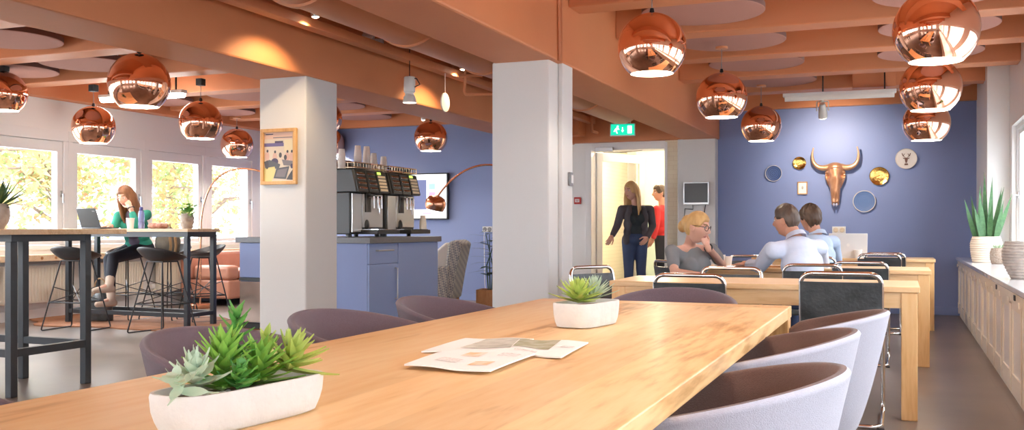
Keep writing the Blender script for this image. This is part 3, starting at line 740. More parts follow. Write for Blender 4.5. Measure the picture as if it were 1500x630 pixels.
# ================================================================== PLANTERS AND SUCCULENTS
def leaf_mat(name, c0, c1, axis_z=True):
    """leaf colour that runs from the base (c0) to the tip (c1) along the leaf's own length, kept as a mottled green"""
    return mat(name, c1, .4, noise=(38, c0, .35, 2), spec=.4)
M['suc_green'] = leaf_mat('bright_succulent_green', (.20,.42,.06), (.30,.56,.10,1))
M['suc_lime'] = leaf_mat('lime_succulent_green', (.38,.52,.10), (.55,.66,.18,1))
M['suc_pale'] = leaf_mat('pale_grey_green_succulent', (.42,.56,.40), (.58,.70,.52,1))
M['suc_dark'] = leaf_mat('deep_succulent_green', (.07,.26,.05), (.15,.40,.08,1))
M['snake'] = leaf_mat('snake_plant_green', (.022,.085,.03), (.085,.19,.07,1))
M['leafy'] = leaf_mat('fresh_leaf_green', (.10,.34,.05), (.24,.52,.10,1))
M['dark_leaf'] = leaf_mat('dark_plant_green', (.015,.05,.025), (.04,.10,.05,1))
def blade(mb, base, d, L, w, th, curl=.0, up=V((0,0,1)), seg=7, tip=.0, shape=0):
    """a fleshy leaf: tapered, keeled, bending up by curl"""
    d = V(d).normalized(); side = d.cross(up)
    if side.length < 1e-4: side = d.orthogonal()
    side.normalize(); nrm = side.cross(d).normalized()
    vs, fs = [], []
    for i in range(seg+1):
        t = i/seg
        if shape == 0: ww = w*(math.sin(min(1, t*1.15+.16)*PI)**.7 if t < .98 else .02) if t < 1 else .02*w
        else: ww = w*(1-t**2.2)*(.65+.7*t*(1-t)*2)
        ww = max(ww, w*.03); tt = th*(1-t*.75)
        c = V(base)+d*L*t+nrm*curl*L*t*t
        vs += [c-side*ww/2+nrm*tt*.35, c-nrm*tt*.5, c+side*ww/2+nrm*tt*.35, c+nrm*tt*.12]
    for i in range(seg):
        a, b = i*4, i*4+4
        for k in range(4): fs.append((a+k, a+(k+1) % 4, b+(k+1) % 4, b+k))
    fs.append((3,2,1,0)); fs.append((seg*4, seg*4+1, seg*4+2, seg*4+3))
    mb.add(vs, fs)
def rosette(mb, c, n, L, w, th, tilt0, tilt1, seed=0, axis=V((0,0,1)), curl=.25, shape=0):
    """leaves in a golden spiral, outer ones flatter and longer"""
    rnd = random.Random(seed); q = axis.to_track_quat('Z', 'Y')
    for i in range(n):
        t = i/max(n-1, 1); a = i*2.39996; el = tilt0+(tilt1-tilt0)*t+rnd.uniform(-.08,.08)
        d = q @ V((math.cos(a)*math.cos(el), math.sin(a)*math.cos(el), math.sin(el)))
        l = L*(1-.55*t)*rnd.uniform(.9,1.1)
        blade(mb, V(c)+axis*.012*t*3, d, l, w*(1-.35*t), th, curl, up=axis, shape=shape)
def planter(loc, rz, L, W, Hh, label):
    e = empty('succulent_planter', loc, rz, label, 'planter', 'concrete succulent planters on the oak table')
    # rounded oblong trough: superellipse rings
    def ring(sx, sy_, z, n=44):
        o = []
        for k in range(n):
            a = 2*PI*k/n; ca, sa = math.cos(a), math.sin(a)
            o.append((sx*math.copysign(abs(ca)**.42, ca), sy_*math.copysign(abs(sa)**.55, sa), z))
        return o
    prof_ = [(.80,.80,0),(.90,.88,.004),(.95,.94,.02),(.985,.98,Hh*.55),(1,1,Hh-.006),(.99,.985,Hh),(.955,.90,Hh),(.94,.885,Hh-.006),(.92,.86,Hh-.022)]
    vs = []; n = 44
    for a, b, z in prof_: vs += ring(L/2*a, W/2*b, z)
    fs = [tuple(reversed(range(n)))]
    for i in range(len(prof_)-1):
        for k in range(n): fs.append((i*n+k, i*n+(k+1) % n, (i+1)*n+(k+1) % n, (i+1)*n+k))
    MB().add(vs, fs).build('pot', M['concrete'], e, smooth=40)
    s = MB(); r = ring(L/2*.935, W/2*.875, Hh-.016); s.add(r+[(0,0,Hh-.008)], [(k, (k+1) % n, n) for k in range(n)]); s.build('soil', M['soil'], e)
    return e
# planter near the camera: local x runs along its length, away from the camera
p1 = planter((-1.045, 1.345, TZ), math.radians(90-8.4), .335, .125, .067, 'larger pale concrete planter with mixed succulents, nearest on the oak table')
m = MB(); rosette(m, (-.100,-.0,.088), 15, .060, .036, .012, .15, 1.2, 3, V((-.15,-.1,1)).normalized()); m.build('pale_rosette', M['suc_pale'], p1, smooth=50, loc=(0,0,-.011))
p1.children[-1]['label'] = 'pale grey-green rosette'
m = MB(); rosette(m, (-.140,-.015,.082), 8, .058, .022, .010, -.1, .5, 5, V((-.5,-.2,.8)).normalized(), .1)
m.build('trailing_leaves', M['suc_pale'], p1, smooth=50, loc=(0,0,-.011))
def tower(mb, c, ax, H_, n, L, w, seed):
    rnd = random.Random(seed); ax = V(ax).normalized(); q = ax.to_track_quat('Z', 'Y')
    for i in range(n):
        t = i/(n-1); a = i*2.39996
        el = .0+.95*t
        d = q @ V((math.cos(a)*math.cos(el), math.sin(a)*math.cos(el), math.sin(el)))
        blade(mb, V(c)+ax*H_*t, d, L*(1-.4*t)*rnd.uniform(.88,1.1), w*(1-.3*t), .008, .12, up=ax, shape=1)
m = MB(); tower(m, (-.035,.010,.070), (.06,.0,1), .070, 52, .078, .028, 11); m.build('haworthia', M['suc_green'], p1, smooth=50, loc=(0,0,-.011))
m = MB(); tower(m, (-.005,.02,.11), (.14,.0,1), .085, 26, .048, .022, 15); m.build('upright_succulent', M['suc_dark'], p1, smooth=50, loc=(0,0,-.011))
m = MB(); tower(m, (.035,.0,.070), (.05,-.05,1), .045, 40, .078, .028, 17); m.build('haworthia', M['suc_green'], p1, smooth=50, loc=(0,0,-.011))
m = MB(); rosette(m, (.105,-.005,.085), 30, .090, .028, .010, .0, 1.15, 21, V((.15,-.25,1)).normalized(), .12, 1); m.build('lime_rosette', M['suc_lime'], p1, smooth=50, loc=(0,0,-.011))
m = MB(); tower(m, (.075,.02,.09), (.1,.05,1), .06, 16, .042, .020, 23); m.build('lime_shoot', M['suc_lime'], p1, smooth=50, loc=(0,0,-.011))
m = MB(); rosette(m, (-.045,-.035,.078), 12, .045, .026, .010, .1, 1.0, 25, V((0,-.3,1)).normalized()); m.build('small_rosette', M['suc_dark'], p1, smooth=50, loc=(0,0,-.011))
m = MB()
rnd = random.Random(3)
for i in range(14): m.sph((-.10+rnd.uniform(-.04,.07), -.035+rnd.uniform(-.012,.02), .068), (rnd.uniform(.004,.008),rnd.uniform(.004,.007),.005), 8, 6)
m.build('pebbles', M['pebble'], p1, loc=(0,0,-.011))
# far planter
p2 = planter((-.985, 3.10, TZ), math.radians(80), .285, .15, .082, 'smaller white planter with two succulent rosettes, farther along the oak table')
m = MB(); rosette(m, (-.065,.0,.085), 40, .10, .030, .009, .05, 1.25, 31, V((-.05,-.1,1)).normalized(), .12, 1); m.build('lime_rosette', M['suc_lime'], p2, smooth=50)
m = MB(); rosette(m, (.055,.005,.085), 46, .10, .020, .007, .1, 1.35, 33, V((.1,0,1)).normalized(), .10, 1); m.build('green_rosette', M['suc_pale'], p2, smooth=50)
m = MB(); rosette(m, (-.01,.02,.085), 22, .07, .020, .007, .1, 1.3, 35, V((0,0,1)), .1, 1); m.build('small_rosette', M['suc_green'], p2, smooth=50)

# ================================================================== NEWSPAPERS
M['print_green'] = mat('printed_photo_green', (.28,.27,.14,1), .7, noise=(28,(.52,.50,.40),.7,5))
M['print_grey'] = mat('printed_photo_grey', (.42,.40,.33,1), .7, noise=(24,(.66,.64,.56),.7,5))
M['print_text'] = mat('newsprint_text', (.62,.56,.52,1), .8, noise=(160,(.86,.83,.79),.9,2))
M['print_orange'] = mat('printed_orange_patch', (.74,.46,.22,1), .8, noise=(30,(.86,.80,.72),.8,4))
def newspaper(label, pix, blocks, lift=0, z=TZ):
    """pix: four picture corners (near-left, near-right, far-right, far-left) on the table top; blocks: (u0,u1,v0,v1,slot)"""
    c = [atZ(x, y, z) for x, y in pix]; o = sum(c, V((0,0,0)))/4; c = [p-o for p in c]
    def P(u, v, dz=0):
        p = (c[0]*(1-u)+c[1]*u)*(1-v)+(c[3]*(1-u)+c[2]*u)*v
        return p+V((0,0,dz))
    n = 10; mb = MB(); hh = lambda u, v: lift+.0035+.0045*math.sin(u*7+v*3)*(.3+u*(1-u))+.002
    vs, fs = [], []
    for lay, off in ((0,0), (1,-.004)):
        for i in range(n+1):
            for j in range(n+1): vs.append(P(i/n, j/n, max(hh(i/n, j/n)+off*.8, .0005)+(.0 if lay else .0006)))
    N2 = (n+1)**2
    for i in range(n):
        for j in range(n):
            a = i*(n+1)+j; fs.append((a, a+n+1, a+n+2, a+1)); fs.append((N2+a+1, N2+a+n+2, N2+a+n+1, N2+a))
    for i in range(n):
        for f in ((i*(n+1), (i+1)*(n+1)), ((i+1)*(n+1)+n, i*(n+1)+n), (i+1, i), (n*(n+1)+i, n*(n+1)+i+1)): fs.append((f[0], f[1], N2+f[1], N2+f[0]))
    mb.add(vs, fs)
    r = mb.build('newspaper', [M['paper']], smooth=40, loc=o)
    tag(r, label, 'newspaper', 'newspapers on the oak table')
    for u0, u1, v0, v1, mt in blocks:
        b = MB(); k = 6; vs = []
        for i in range(k+1):
            for j in range(k+1): u, v = u0+(u1-u0)*i/k, v0+(v1-v0)*j/k; vs.append(P(u, v, hh(u, v)+.0016))
        b.add(vs, [(i*(k+1)+j, (i+1)*(k+1)+j, (i+1)*(k+1)+j+1, i*(k+1)+j+1) for i in range(k) for j in range(k)])
        b.build('printed_block' if mt != 'print_text' else 'printed_text', M[mt], r, smooth=40, fix=False)
    return r
newspaper('flat newspaper sheet farthest left with a grey photograph along its far edge', [(617,518),(742,519),(782,499),(682,498)], [(.33,.97,.25,.95,'print_grey')])
newspaper('newspaper sheet on the right with a green photograph', [(742,519),(822,528),(862,505),(762,500)], [(.02,.62,.35,.97,'print_green'),(.1,.5,.1,.2,'print_text'),(.75,.95,.5,.6,'print_text')], .002)
newspaper('nearest newspaper page with small sketches, on top of the others', [(592,541),(718,551),(784,524),(664,516)], [(.30,.52,.62,.85,'print_orange'),(.70,.92,.68,.85,'print_text'),(.62,.85,.2,.38,'print_orange'),(.2,.45,.25,.45,'print_text')], .006)

# ================================================================== DESKS
def desk(x0, x1, y0, dep, label):
    e = empty('desk', ((x0+x1)/2, y0+dep/2, 0), 0, label, 'desk', 'pale beech desks in a row')
    a, b = (x1-x0)/2, dep/2
    MB().b2((-a,-b,.718), (a,b,.75)).build('tabletop', M['beech'], e, smooth=0, bevel=.003)
    for s in (-1, 1): MB().b2((-a+.03,s*(b-.02),.628), (a-.03,s*(b-.045),.718)).build('apron', M['beech'], e, smooth=0, bevel=.002)
    for s in (-1, 1): MB().b2((s*(a-.03),-b+.045,.628), (s*(a-.055),b-.045,.718)).build('apron', M['beech'], e, smooth=0, bevel=.002)
    for sx in (-1, 1):
        for s2 in (-1, 1): MB().b2((sx*(a-.012),s2*(b-.012),0), (sx*(a-.097),s2*(b-.097),.718)).build('leg', M['beech_leg'], e, smooth=0, bevel=.004)
    return e
desk(-1.69, .10, 5.78, .72, 'beech desk nearest to the oak table, tall leg in front at its right end')
desk(-1.62, .22, 8.06, .74, 'beech desk in the middle of the row, where the seated people lean')
desk(-1.55, .34, 10.95, .74, 'beech desk farthest back, by the blue wall, with the white laptop')

# ================================================================== CANTILEVER CHAIRS (facing +y)
def cant_chair():
    e = empty('cantilever_chair', (0,0,0), 0, 'x', 'chair', 'black leather cantilever chairs with chrome tubes')
    w = .20
    left_ = [(-w,-.27,.81), (-w,-.205,.44), (-w,.22,.455), (-w,.25,.012), (-w,-.24,.012)]
    pts = left_ + [(w,-.24,.012), (w,.25,.012), (w,.22,.455), (w,-.205,.44), (w,-.27,.81)]
    MB().tube(fillet(pts, .065, 7), .0125, 10, closed=True).build('chrome_frame', M['chrome'], e, smooth=60)
    # leather back, wrapped round the two uprights
    b = MB(); vs = []; n = 8
    for lay, off in ((0,.012), (1,-.012)):
        for i in range(n+1):
            for j in range(5):
                u = -1+2*i/n; zz = .53+.235*j/4; yb = -.27+(.81-zz)*.1757; vs.append((u*(w+.004), yb-.025*(1-u*u)*.8+off, zz))
    fs = []; N2 = (n+1)*5
    for i in range(n):
        for j in range(4): a = i*5+j; fs.append((a, a+1, a+6, a+5)); fs.append((N2+a, N2+a+5, N2+a+6, N2+a+1))
        fs.append((i*5, (i+1)*5, N2+(i+1)*5, N2+i*5)); fs.append((i*5+4, N2+i*5+4, N2+(i+1)*5+4, (i+1)*5+4))
    for j in range(4): fs.append((j, N2+j, N2+j+1, j+1)); fs.append((n*5+j, n*5+j+1, N2+n*5+j+1, N2+n*5+j))
    b.add(vs, fs).build('backrest', M['black_leather'], e, smooth=50)
    MB().box((0,.005,.452), (2*w+.012,.40,.036)).build('seat', M['black_leather'], e, bevel=.014, seg=3)
    for s in (-1, 1): MB().box((s*w,-.232,.006), (.03,.03,.012)).build('foot_cap', M['black_plastic'], e, bevel=.003)
    return e
cc = cant_chair(); cu = []
def seat_at(px, py_top, d, rz, label, sc=1): # position by the middle of the back's top
    p = at(px, py_top, d); o = V((0,-.27,0)); q = Matrix.Rotation(rz, 3, 'Z') @ o
    return place(cc, cu, (p.x-q.x*sc, p.y-q.y*sc, 0), rz, label, None, sc)
seat_at(1231, 400, 5.16, .0, 'black leather chrome chair nearest the window side, in front of the first desk', 1.03)
seat_at(1009, 404, 5.46, .0, 'black leather chrome chair left in front of the first desk, behind the oak table end')
seat_at(1071, 395, 6.45, PI, 'black leather chrome chair pushed under the first desk from behind, before the cup')
D_CH = seat_at(1190, 391, 6.95, .10, 'black leather chrome chair the nearer man in the pale shirt sits on')
seat_at(1260, 384, 7.45, .0, 'black leather chrome chair right of the men, in front of the second desk')
seat_at(1288, 374, 9.7, .0, 'black leather chrome chair beyond the second desk near the window side, nearer one', )
seat_at(1296, 368, 10.15, .0, 'black leather chrome chair close to the farthest desk at the window side')
seat_at(1098, 374, 9.2, PI+.25, 'black leather chrome chair beyond the second desk, just left of the man\'s arm')
W_CH = seat_at(972, 384, 7.75, -.95, 'black leather chrome chair the woman in the grey dress sits on')
seat_at(866, 394, 6.6, -PI/2-.5, 'black leather chrome chair turned sideways left of the first desk, behind the far planter')
M2_CH = seat_at(1190, 376, 8.75, .05, 'black leather chrome chair of the man farther back')

# ---- things on the desks
def cup(p, h, r, label, group=None, m='cup', lid=False):
    e = empty('paper_cup', p, 0, label, 'cup', group)
    MB().lathe([(0,.003),(r*.70,.003),(r*.72,0),(r*.74,.004),(r*.97,h-.004),(r*1.03,h-.003),(r*1.03,h),(r*.94,h-.002),(r*.70,.008),(0,.008)], 28).build('cup_body', M[m], e, smooth=50)
    MB().lathe([(r*.97,h-.004),(r*1.035,h-.004),(r*1.05,h),(r*1.0,h+.004),(r*.95,h)], 28).build('rolled_rim', M['paper'], e, smooth=60)
    return e
p = at(1049, 392, 7.95); cup((p.x, 8.14, .75), .10, .052, 'white paper cup in front of the seated woman\'s elbow', m='paper')
p = at(1057, 392, 8.05); cup((p.x+.03, 8.22, .75), .085, .045, 'second white cup half hidden behind the cup by the woman', m='paper')
def laptop(loc, rz, w, dpt, open_deg, lidm, label, logo=None):
    e = empty('laptop', loc, rz, label, 'laptop')
    MB().b2((-w/2,-dpt/2,0), (w/2,dpt/2,.014)).build('base', lidm, e, bevel=.004)
    k = MB()
    for i in range(12):
        for j in range(5): k.box((-w*.40+i*w*.80/11, -dpt*.02+j*dpt*.085, .0155), (w*.055,dpt*.065,.003))
    k.build('keyboard', M['black_plastic'], e, smooth=0)
    MB().box((0,-dpt*.3,.0145), (w*.3,dpt*.22,.002)).build('touchpad', M['grey_plastic'], e)
    X = Matrix.Translation((0,dpt/2-.004,.012)) @ Matrix.Rotation(math.radians(open_deg-90), 4, 'X')
    a = MB(); t_ = MB().b2((-w/2,-.008,0), (w/2,0,dpt*.97)); a.add(t_.v, t_.f, X.copy()); X2 = Matrix.Translation((0,dpt/2-.004,.012)) @ Matrix.Rotation(-math.radians(open_deg-90), 4, 'X')
    lid = MB(); lid.add(t_.v, t_.f, X2); lo = lid.build('lid', lidm, e, bevel=.004)
    s = MB(); t_ = MB().b2((-w/2+.012,-.0095,.015), (w/2-.012,-.0085,dpt*.97-.012)); s.add(t_.v, t_.f, X2); s.build('screen', M['black_plastic'], lo, smooth=0)
    return e, X2, lo
M['alu_white'] = mat('pale_aluminium', (.78,.77,.76,1), .35)
p = at(1237, 378, 10.5)
lp, X2, lo = laptop((p.x+.02, 11.22, .75), .12, .40, .27, 100, M['alu_white'], 'open pale laptop on the farthest desk, lid towards the camera')
lp.rotation_euler.z = PI+.12
cup((atY(1257,378,11.05).x, 11.05, .75), .09, .042, 'small white cup beside the pale laptop', m='paper')
MB().add([tuple(X2 @ V(q)) for q in [(.016*math.cos(a*PI/8), .0015, .135+.018*math.sin(a*PI/8)) for a in range(16)]], [tuple(range(16))]).build('lid_emblem', M['paper'], lo, smooth=0)
pp = at(1075, 391, 8.0)
MB_ = MB().b2((-.16,-.11,0), (.16,.11,.012)); nb = MB_.build('notebook', M['stand_wood'], loc=(-1.0, 8.32, .75), rot=(0,0,.1), bevel=.002); tag(nb, 'brown notebook lying on the second desk by the man\'s hand', 'notebook')
MB().b2((-.155,-.105,.002), (.162,.105,.0105)).build('page_block', M['paper'], nb, smooth=0)

# ================================================================== LOW CABINETS UNDER THE RIGHT WINDOWS
M['cab'] = mat('warm_white_cabinet_lacquer', (.88,.80,.69,1), .3, coat=.1)
M['cab_inset'] = mat('pale_grey_cabinet_panel', (.82,.78,.76,1), .35)
M['marble'] = mat('white_marble_top', (.80,.79,.80,1), .12, noise=(3.0,(.62,.63,.66),.5,8), coat=.3)
CX = .66
w_ = MB().b2((CX-.03,.9,.685), (XR-.001,11.455,.72)); w_.b2((CX-.03,11.45,.685), (.855,12.97,.72))
tag(w_.build('worktop', M['marble'], smooth=0, bevel=.005), 'long white marble-like top over the low cabinets under the windows', 'worktop')
ys = [12.95-1.2*i for i in range(11)]
ords = ['farthest', 'second farthest', 'third from the blue wall', 'fourth from the blue wall', 'fifth from the blue wall', 'sixth from the blue wall, cut by the frame', 'seventh from the blue wall', 'eighth from the blue wall', 'ninth from the blue wall', 'nearest']
for i in range(10):
    y1, y0 = ys[i]-.004, ys[i+1]+.004; L_ = y1-y0
    e = empty('low_cabinet', (CX, (y0+y1)/2, 0), 0, 'warm white low window cabinet, %s' % (ords[i] if i else 'the one touching the blue wall'), 'cabinet', 'low white cabinets along the windows')
    dp = .19 if i < 2 and y0 > 11.4 else (.19 if y1 > 11.46 else .40)
    MB().b2((.02,-L_/2,.03), (dp,L_/2,.684)).build('body', M['cab'], e, smooth=0, bevel=.003)
    MB().b2((.012,-L_/2,0), (dp,L_/2,.028)).build('plinth', M['cab'], e, smooth=0)
    for s in (-1, 1):
        c0 = s*L_/4; hw_ = L_/4-.012
        fr = MB(); fr.b2((0,c0-hw_,.04), (.02,c0-hw_+.055,.61)); fr.b2((0,c0+hw_-.055,.04), (.02,c0+hw_,.61)); fr.b2((0,c0-hw_+.055,.04), (.02,c0+hw_-.055,.15)); fr.b2((0,c0-hw_+.055,.56), (.02,c0+hw_-.055,.61))
        dr = fr.build('door', M['cab'], e, smooth=0, bevel=.003)
        MB().b2((.010,c0-hw_+.05,.145), (.019,c0+hw_-.05,.565)).build('inset_panel', M['cab_inset'], dr, smooth=0)
    MB().b2((-.012,-L_/2,.615), (.02,L_/2,.68)).build('top_rail', M['cab'], e, smooth=0, bevel=.004)
    for yy in (-L_/2+.03, 0, L_/2-.03):
        MB().b2((-.010,yy-.02,.10), (0.0,yy+.02,.17)).build('foot_bracket', M['cab'], e, bevel=.004)
        MB().b2((-.006,yy-.014,.03), (.0,yy+.014,.60)).build('post', M['cab'], e, bevel=.004)
        MB().b2((-.020,yy-.02,.60), (-.012,yy+.02,.64)).build('top_bracket', M['cab'], e, bevel=.004)
    if i in (4, 5): MB().b2((-.018,.20,.635), (-.010,.27,.668)).build('vent_grille', M['black_plastic'], e, smooth=0)
# ---- pots on the worktop
def ribbed_pot(loc, r, h, m, label, name='plant_pot', waist=.8, ribs=7):
    e = empty(name, loc, 0, label, 'potted plant')
    prof_ = [(0,0),(r*waist*.92,0),(r*waist,.006)]
    for i in range(ribs*4+1):
        t = i/(ribs*4); base = r*(waist+(1-waist)*math.sin(min(t*1.5,1)*PI/2)); base *= 1-.12*max(0,t-.75)/.25
        prof_.append((base+.0035*math.sin(i*PI/2), .008+t*(h-.016)))
    prof_ += [(r*.86,h),(r*.80,h),(r*.78,h-.03),(r*.74,h-.05)]
    MB().lathe(prof_, 40).build('pot', m, e, smooth=50)
    MB().lathe([(0,h-.028),(r*.5,h-.03),(r*.785,h-.034)], 32).build('soil', M['soil'], e)
    return e
M['terra_white'] = mat('cream_ceramic', (.80,.70,.58,1), .5, bump=(30,.2))
M['grey_ceramic'] = mat('grey_brown_ceramic', (.32,.28,.25,1), .6, noise=(22,(.48,.44,.40),.6), bump=(40,.5))
M['speckle_pot'] = mat('speckled_brown_ceramic', (.30,.22,.17,1), .7, noise=(70,(.52,.44,.36),.7), bump=(60,.6))
p = at(1447, 382, 11.35)
sn = ribbed_pot((.855-.165, 11.9, .72), .155, .27, M['terra_white'], 'tall snake plant in a cream ribbed pot on the window cabinets', 'potted_snake_plant', .86, 11)
sn.location = V((.83, 11.15, .72))
m = MB(); rnd = random.Random(5)
for i, (ax, ay, L_, ln) in enumerate([(-.05,.02,.62,(-.02,0)),(-.10,-.02,.48,(-.35,0)),(.03,.03,.72,(.05,0)),(.06,-.03,.60,(.20,.02)),(.09,0,.55,(.42,0)),(-.02,-.06,.55,(-.12,-.05)),(.0,.07,.78,(-.02,.05)),(.05,.06,.62,(.30,.1)),(-.07,.06,.52,(-.2,.1)),(.02,-.08,.42,(.10,-.2)),(-.04,-.08,.40,(-.3,-.1)),(.08,-.07,.45,(.25,-.1))]):
    tw = rnd.uniform(-.5,.5); blade(m, (ax,ay,.235), V((ln[0]*.75,ln[1]*.75,1)), L_*.92, .058, .007, .03*rnd.uniform(-1,1), up=V((math.sin(tw),-math.cos(tw),.1)), seg=12, shape=1)
m.build('leaves', M['snake'], sn, smooth=50)
sm = ribbed_pot((.93, 10.70, .72), .105, .16, M['speckle_pot'], 'small speckled brown pot with a low succulent, next to the snake plant', 'potted_succulent', .85, 1)
m = MB()
for k in range(7): rosette(m, (random.uniform(-.06,.06), random.uniform(-.06,.06), .15), 12, .05, .016, .006, .1, 1.2, 50+k, V((random.uniform(-.5,.5),random.uniform(-.5,.5),1)).normalized(), .1)
m.build('leaves', M['suc_pale'], sm, smooth=50)
bg = ribbed_pot((.81, 7.62, .72), .145, .265, M['grey_ceramic'], 'big grey ribbed pot cut by the right edge of the picture', 'potted_plant', .62, 12)
m = MB()
for k in range(9):
    a = -.9+.22*k; blade(m, (.04*math.cos(a), .04*math.sin(a), .235), (math.cos(a)*.9, math.sin(a)*.6, .9), .34+.05*math.sin(k*3), .05, .006, -.12, seg=9, shape=1)
m.build('leaves', M['snake'], bg, smooth=50)
# ================================================================== BLUE COUNTER WITH COFFEE MACHINES
IX, IY0, IY1, IXW = -4.92, 8.32, 9.86, -6.5
CT = .985
def unit(x0, x1, y0, y1, label):
    e = empty('base_cabinet', ((x0+x1)/2, (y0+y1)/2, 0), 0, label, 'cabinet', 'blue counter cabinets'); a, b = (x1-x0)/2, (y1-y0)/2
    return e, a, b
e, a, b = unit(-5.55, IX, IY0+.6, IY1, 'blue cabinet at the far end of the counter with a tall door')
MB().b2((-a,-b,.08), (a-.02,b,CT-.06)).build('body', M['blue_cab'], e, smooth=0, bevel=.003)
MB().b2((-a,-b,0), (a-.06,b,.08)).build('plinth', M['black_plastic'], e, smooth=0)
MB().b2((a-.02,-b+.004,.085), (a,b-.004,CT-.065)).build('door', M['blue_cab'], e, smooth=0, bevel=.002)
e, a, b = unit(-5.55, IX, IY0, IY0+.596, 'blue corner cabinet of the counter with a drawer above a door')
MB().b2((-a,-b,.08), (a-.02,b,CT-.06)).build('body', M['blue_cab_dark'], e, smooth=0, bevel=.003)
MB().b2((-a,-b,0), (a-.06,b,.08)).build('plinth', M['black_plastic'], e, smooth=0)
dr = MB().b2((a-.02,-b+.004,.715), (a,b-.004,CT-.065)).build('drawer', M['blue_cab'], e, smooth=0, bevel=.002)
MB().tube([(a,-.16,.85),(a+.028,-.16,.85),(a+.028,.16,.85),(a,.16,.85)], .007, 8).build('handle', M['steel'], dr)
do = MB().b2((a-.02,-b+.004,.085), (a,b-.004,.708)).build('door', M['blue_cab'], e, smooth=0, bevel=.002)
MB().tube([(a,b-.06,.66),(a+.028,b-.06,.66),(a+.028,b-.06,.34),(a,b-.06,.34)], .007, 8).build('handle', M['steel'], do)
M['bin_steel'] = mat('brownish_mirror_steel', (.50,.40,.34,1), .16, metal=1)
e, a, b = unit(IXW, -5.556, IY0, IY1, 'blue cabinet at the left end of the counter above a reflective steel front')
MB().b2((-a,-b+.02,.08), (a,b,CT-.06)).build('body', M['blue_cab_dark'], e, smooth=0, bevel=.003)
MB().b2((-a,-b+.05,0), (a,b,.08)).build('plinth', M['black_plastic'], e, smooth=0)
MB().b2((-a+.004,-b,.56), (a-.004,-b+.02,CT-.065)).build('front_panel', M['blue_cab_dark'], e, smooth=0, bevel=.002)
MB().b2((-a+.004,-b-.01,.52), (a-.004,-b+.02,.555)).build('black_strip', M['black_plastic'], e, smooth=0)
MB().b2((-a+.004,-b,.085), (a-.004,-b+.02,.515)).build('steel_front', M['bin_steel'], e, smooth=0, bevel=.002)
tag(MB().b2((IXW-.03, IY0-.03, CT-.06), (IX+.03, IY1+.03, CT)).build('worktop', M['grey_top'], smooth=0, bevel=.003), 'dark grey stone worktop of the blue coffee counter', 'worktop')

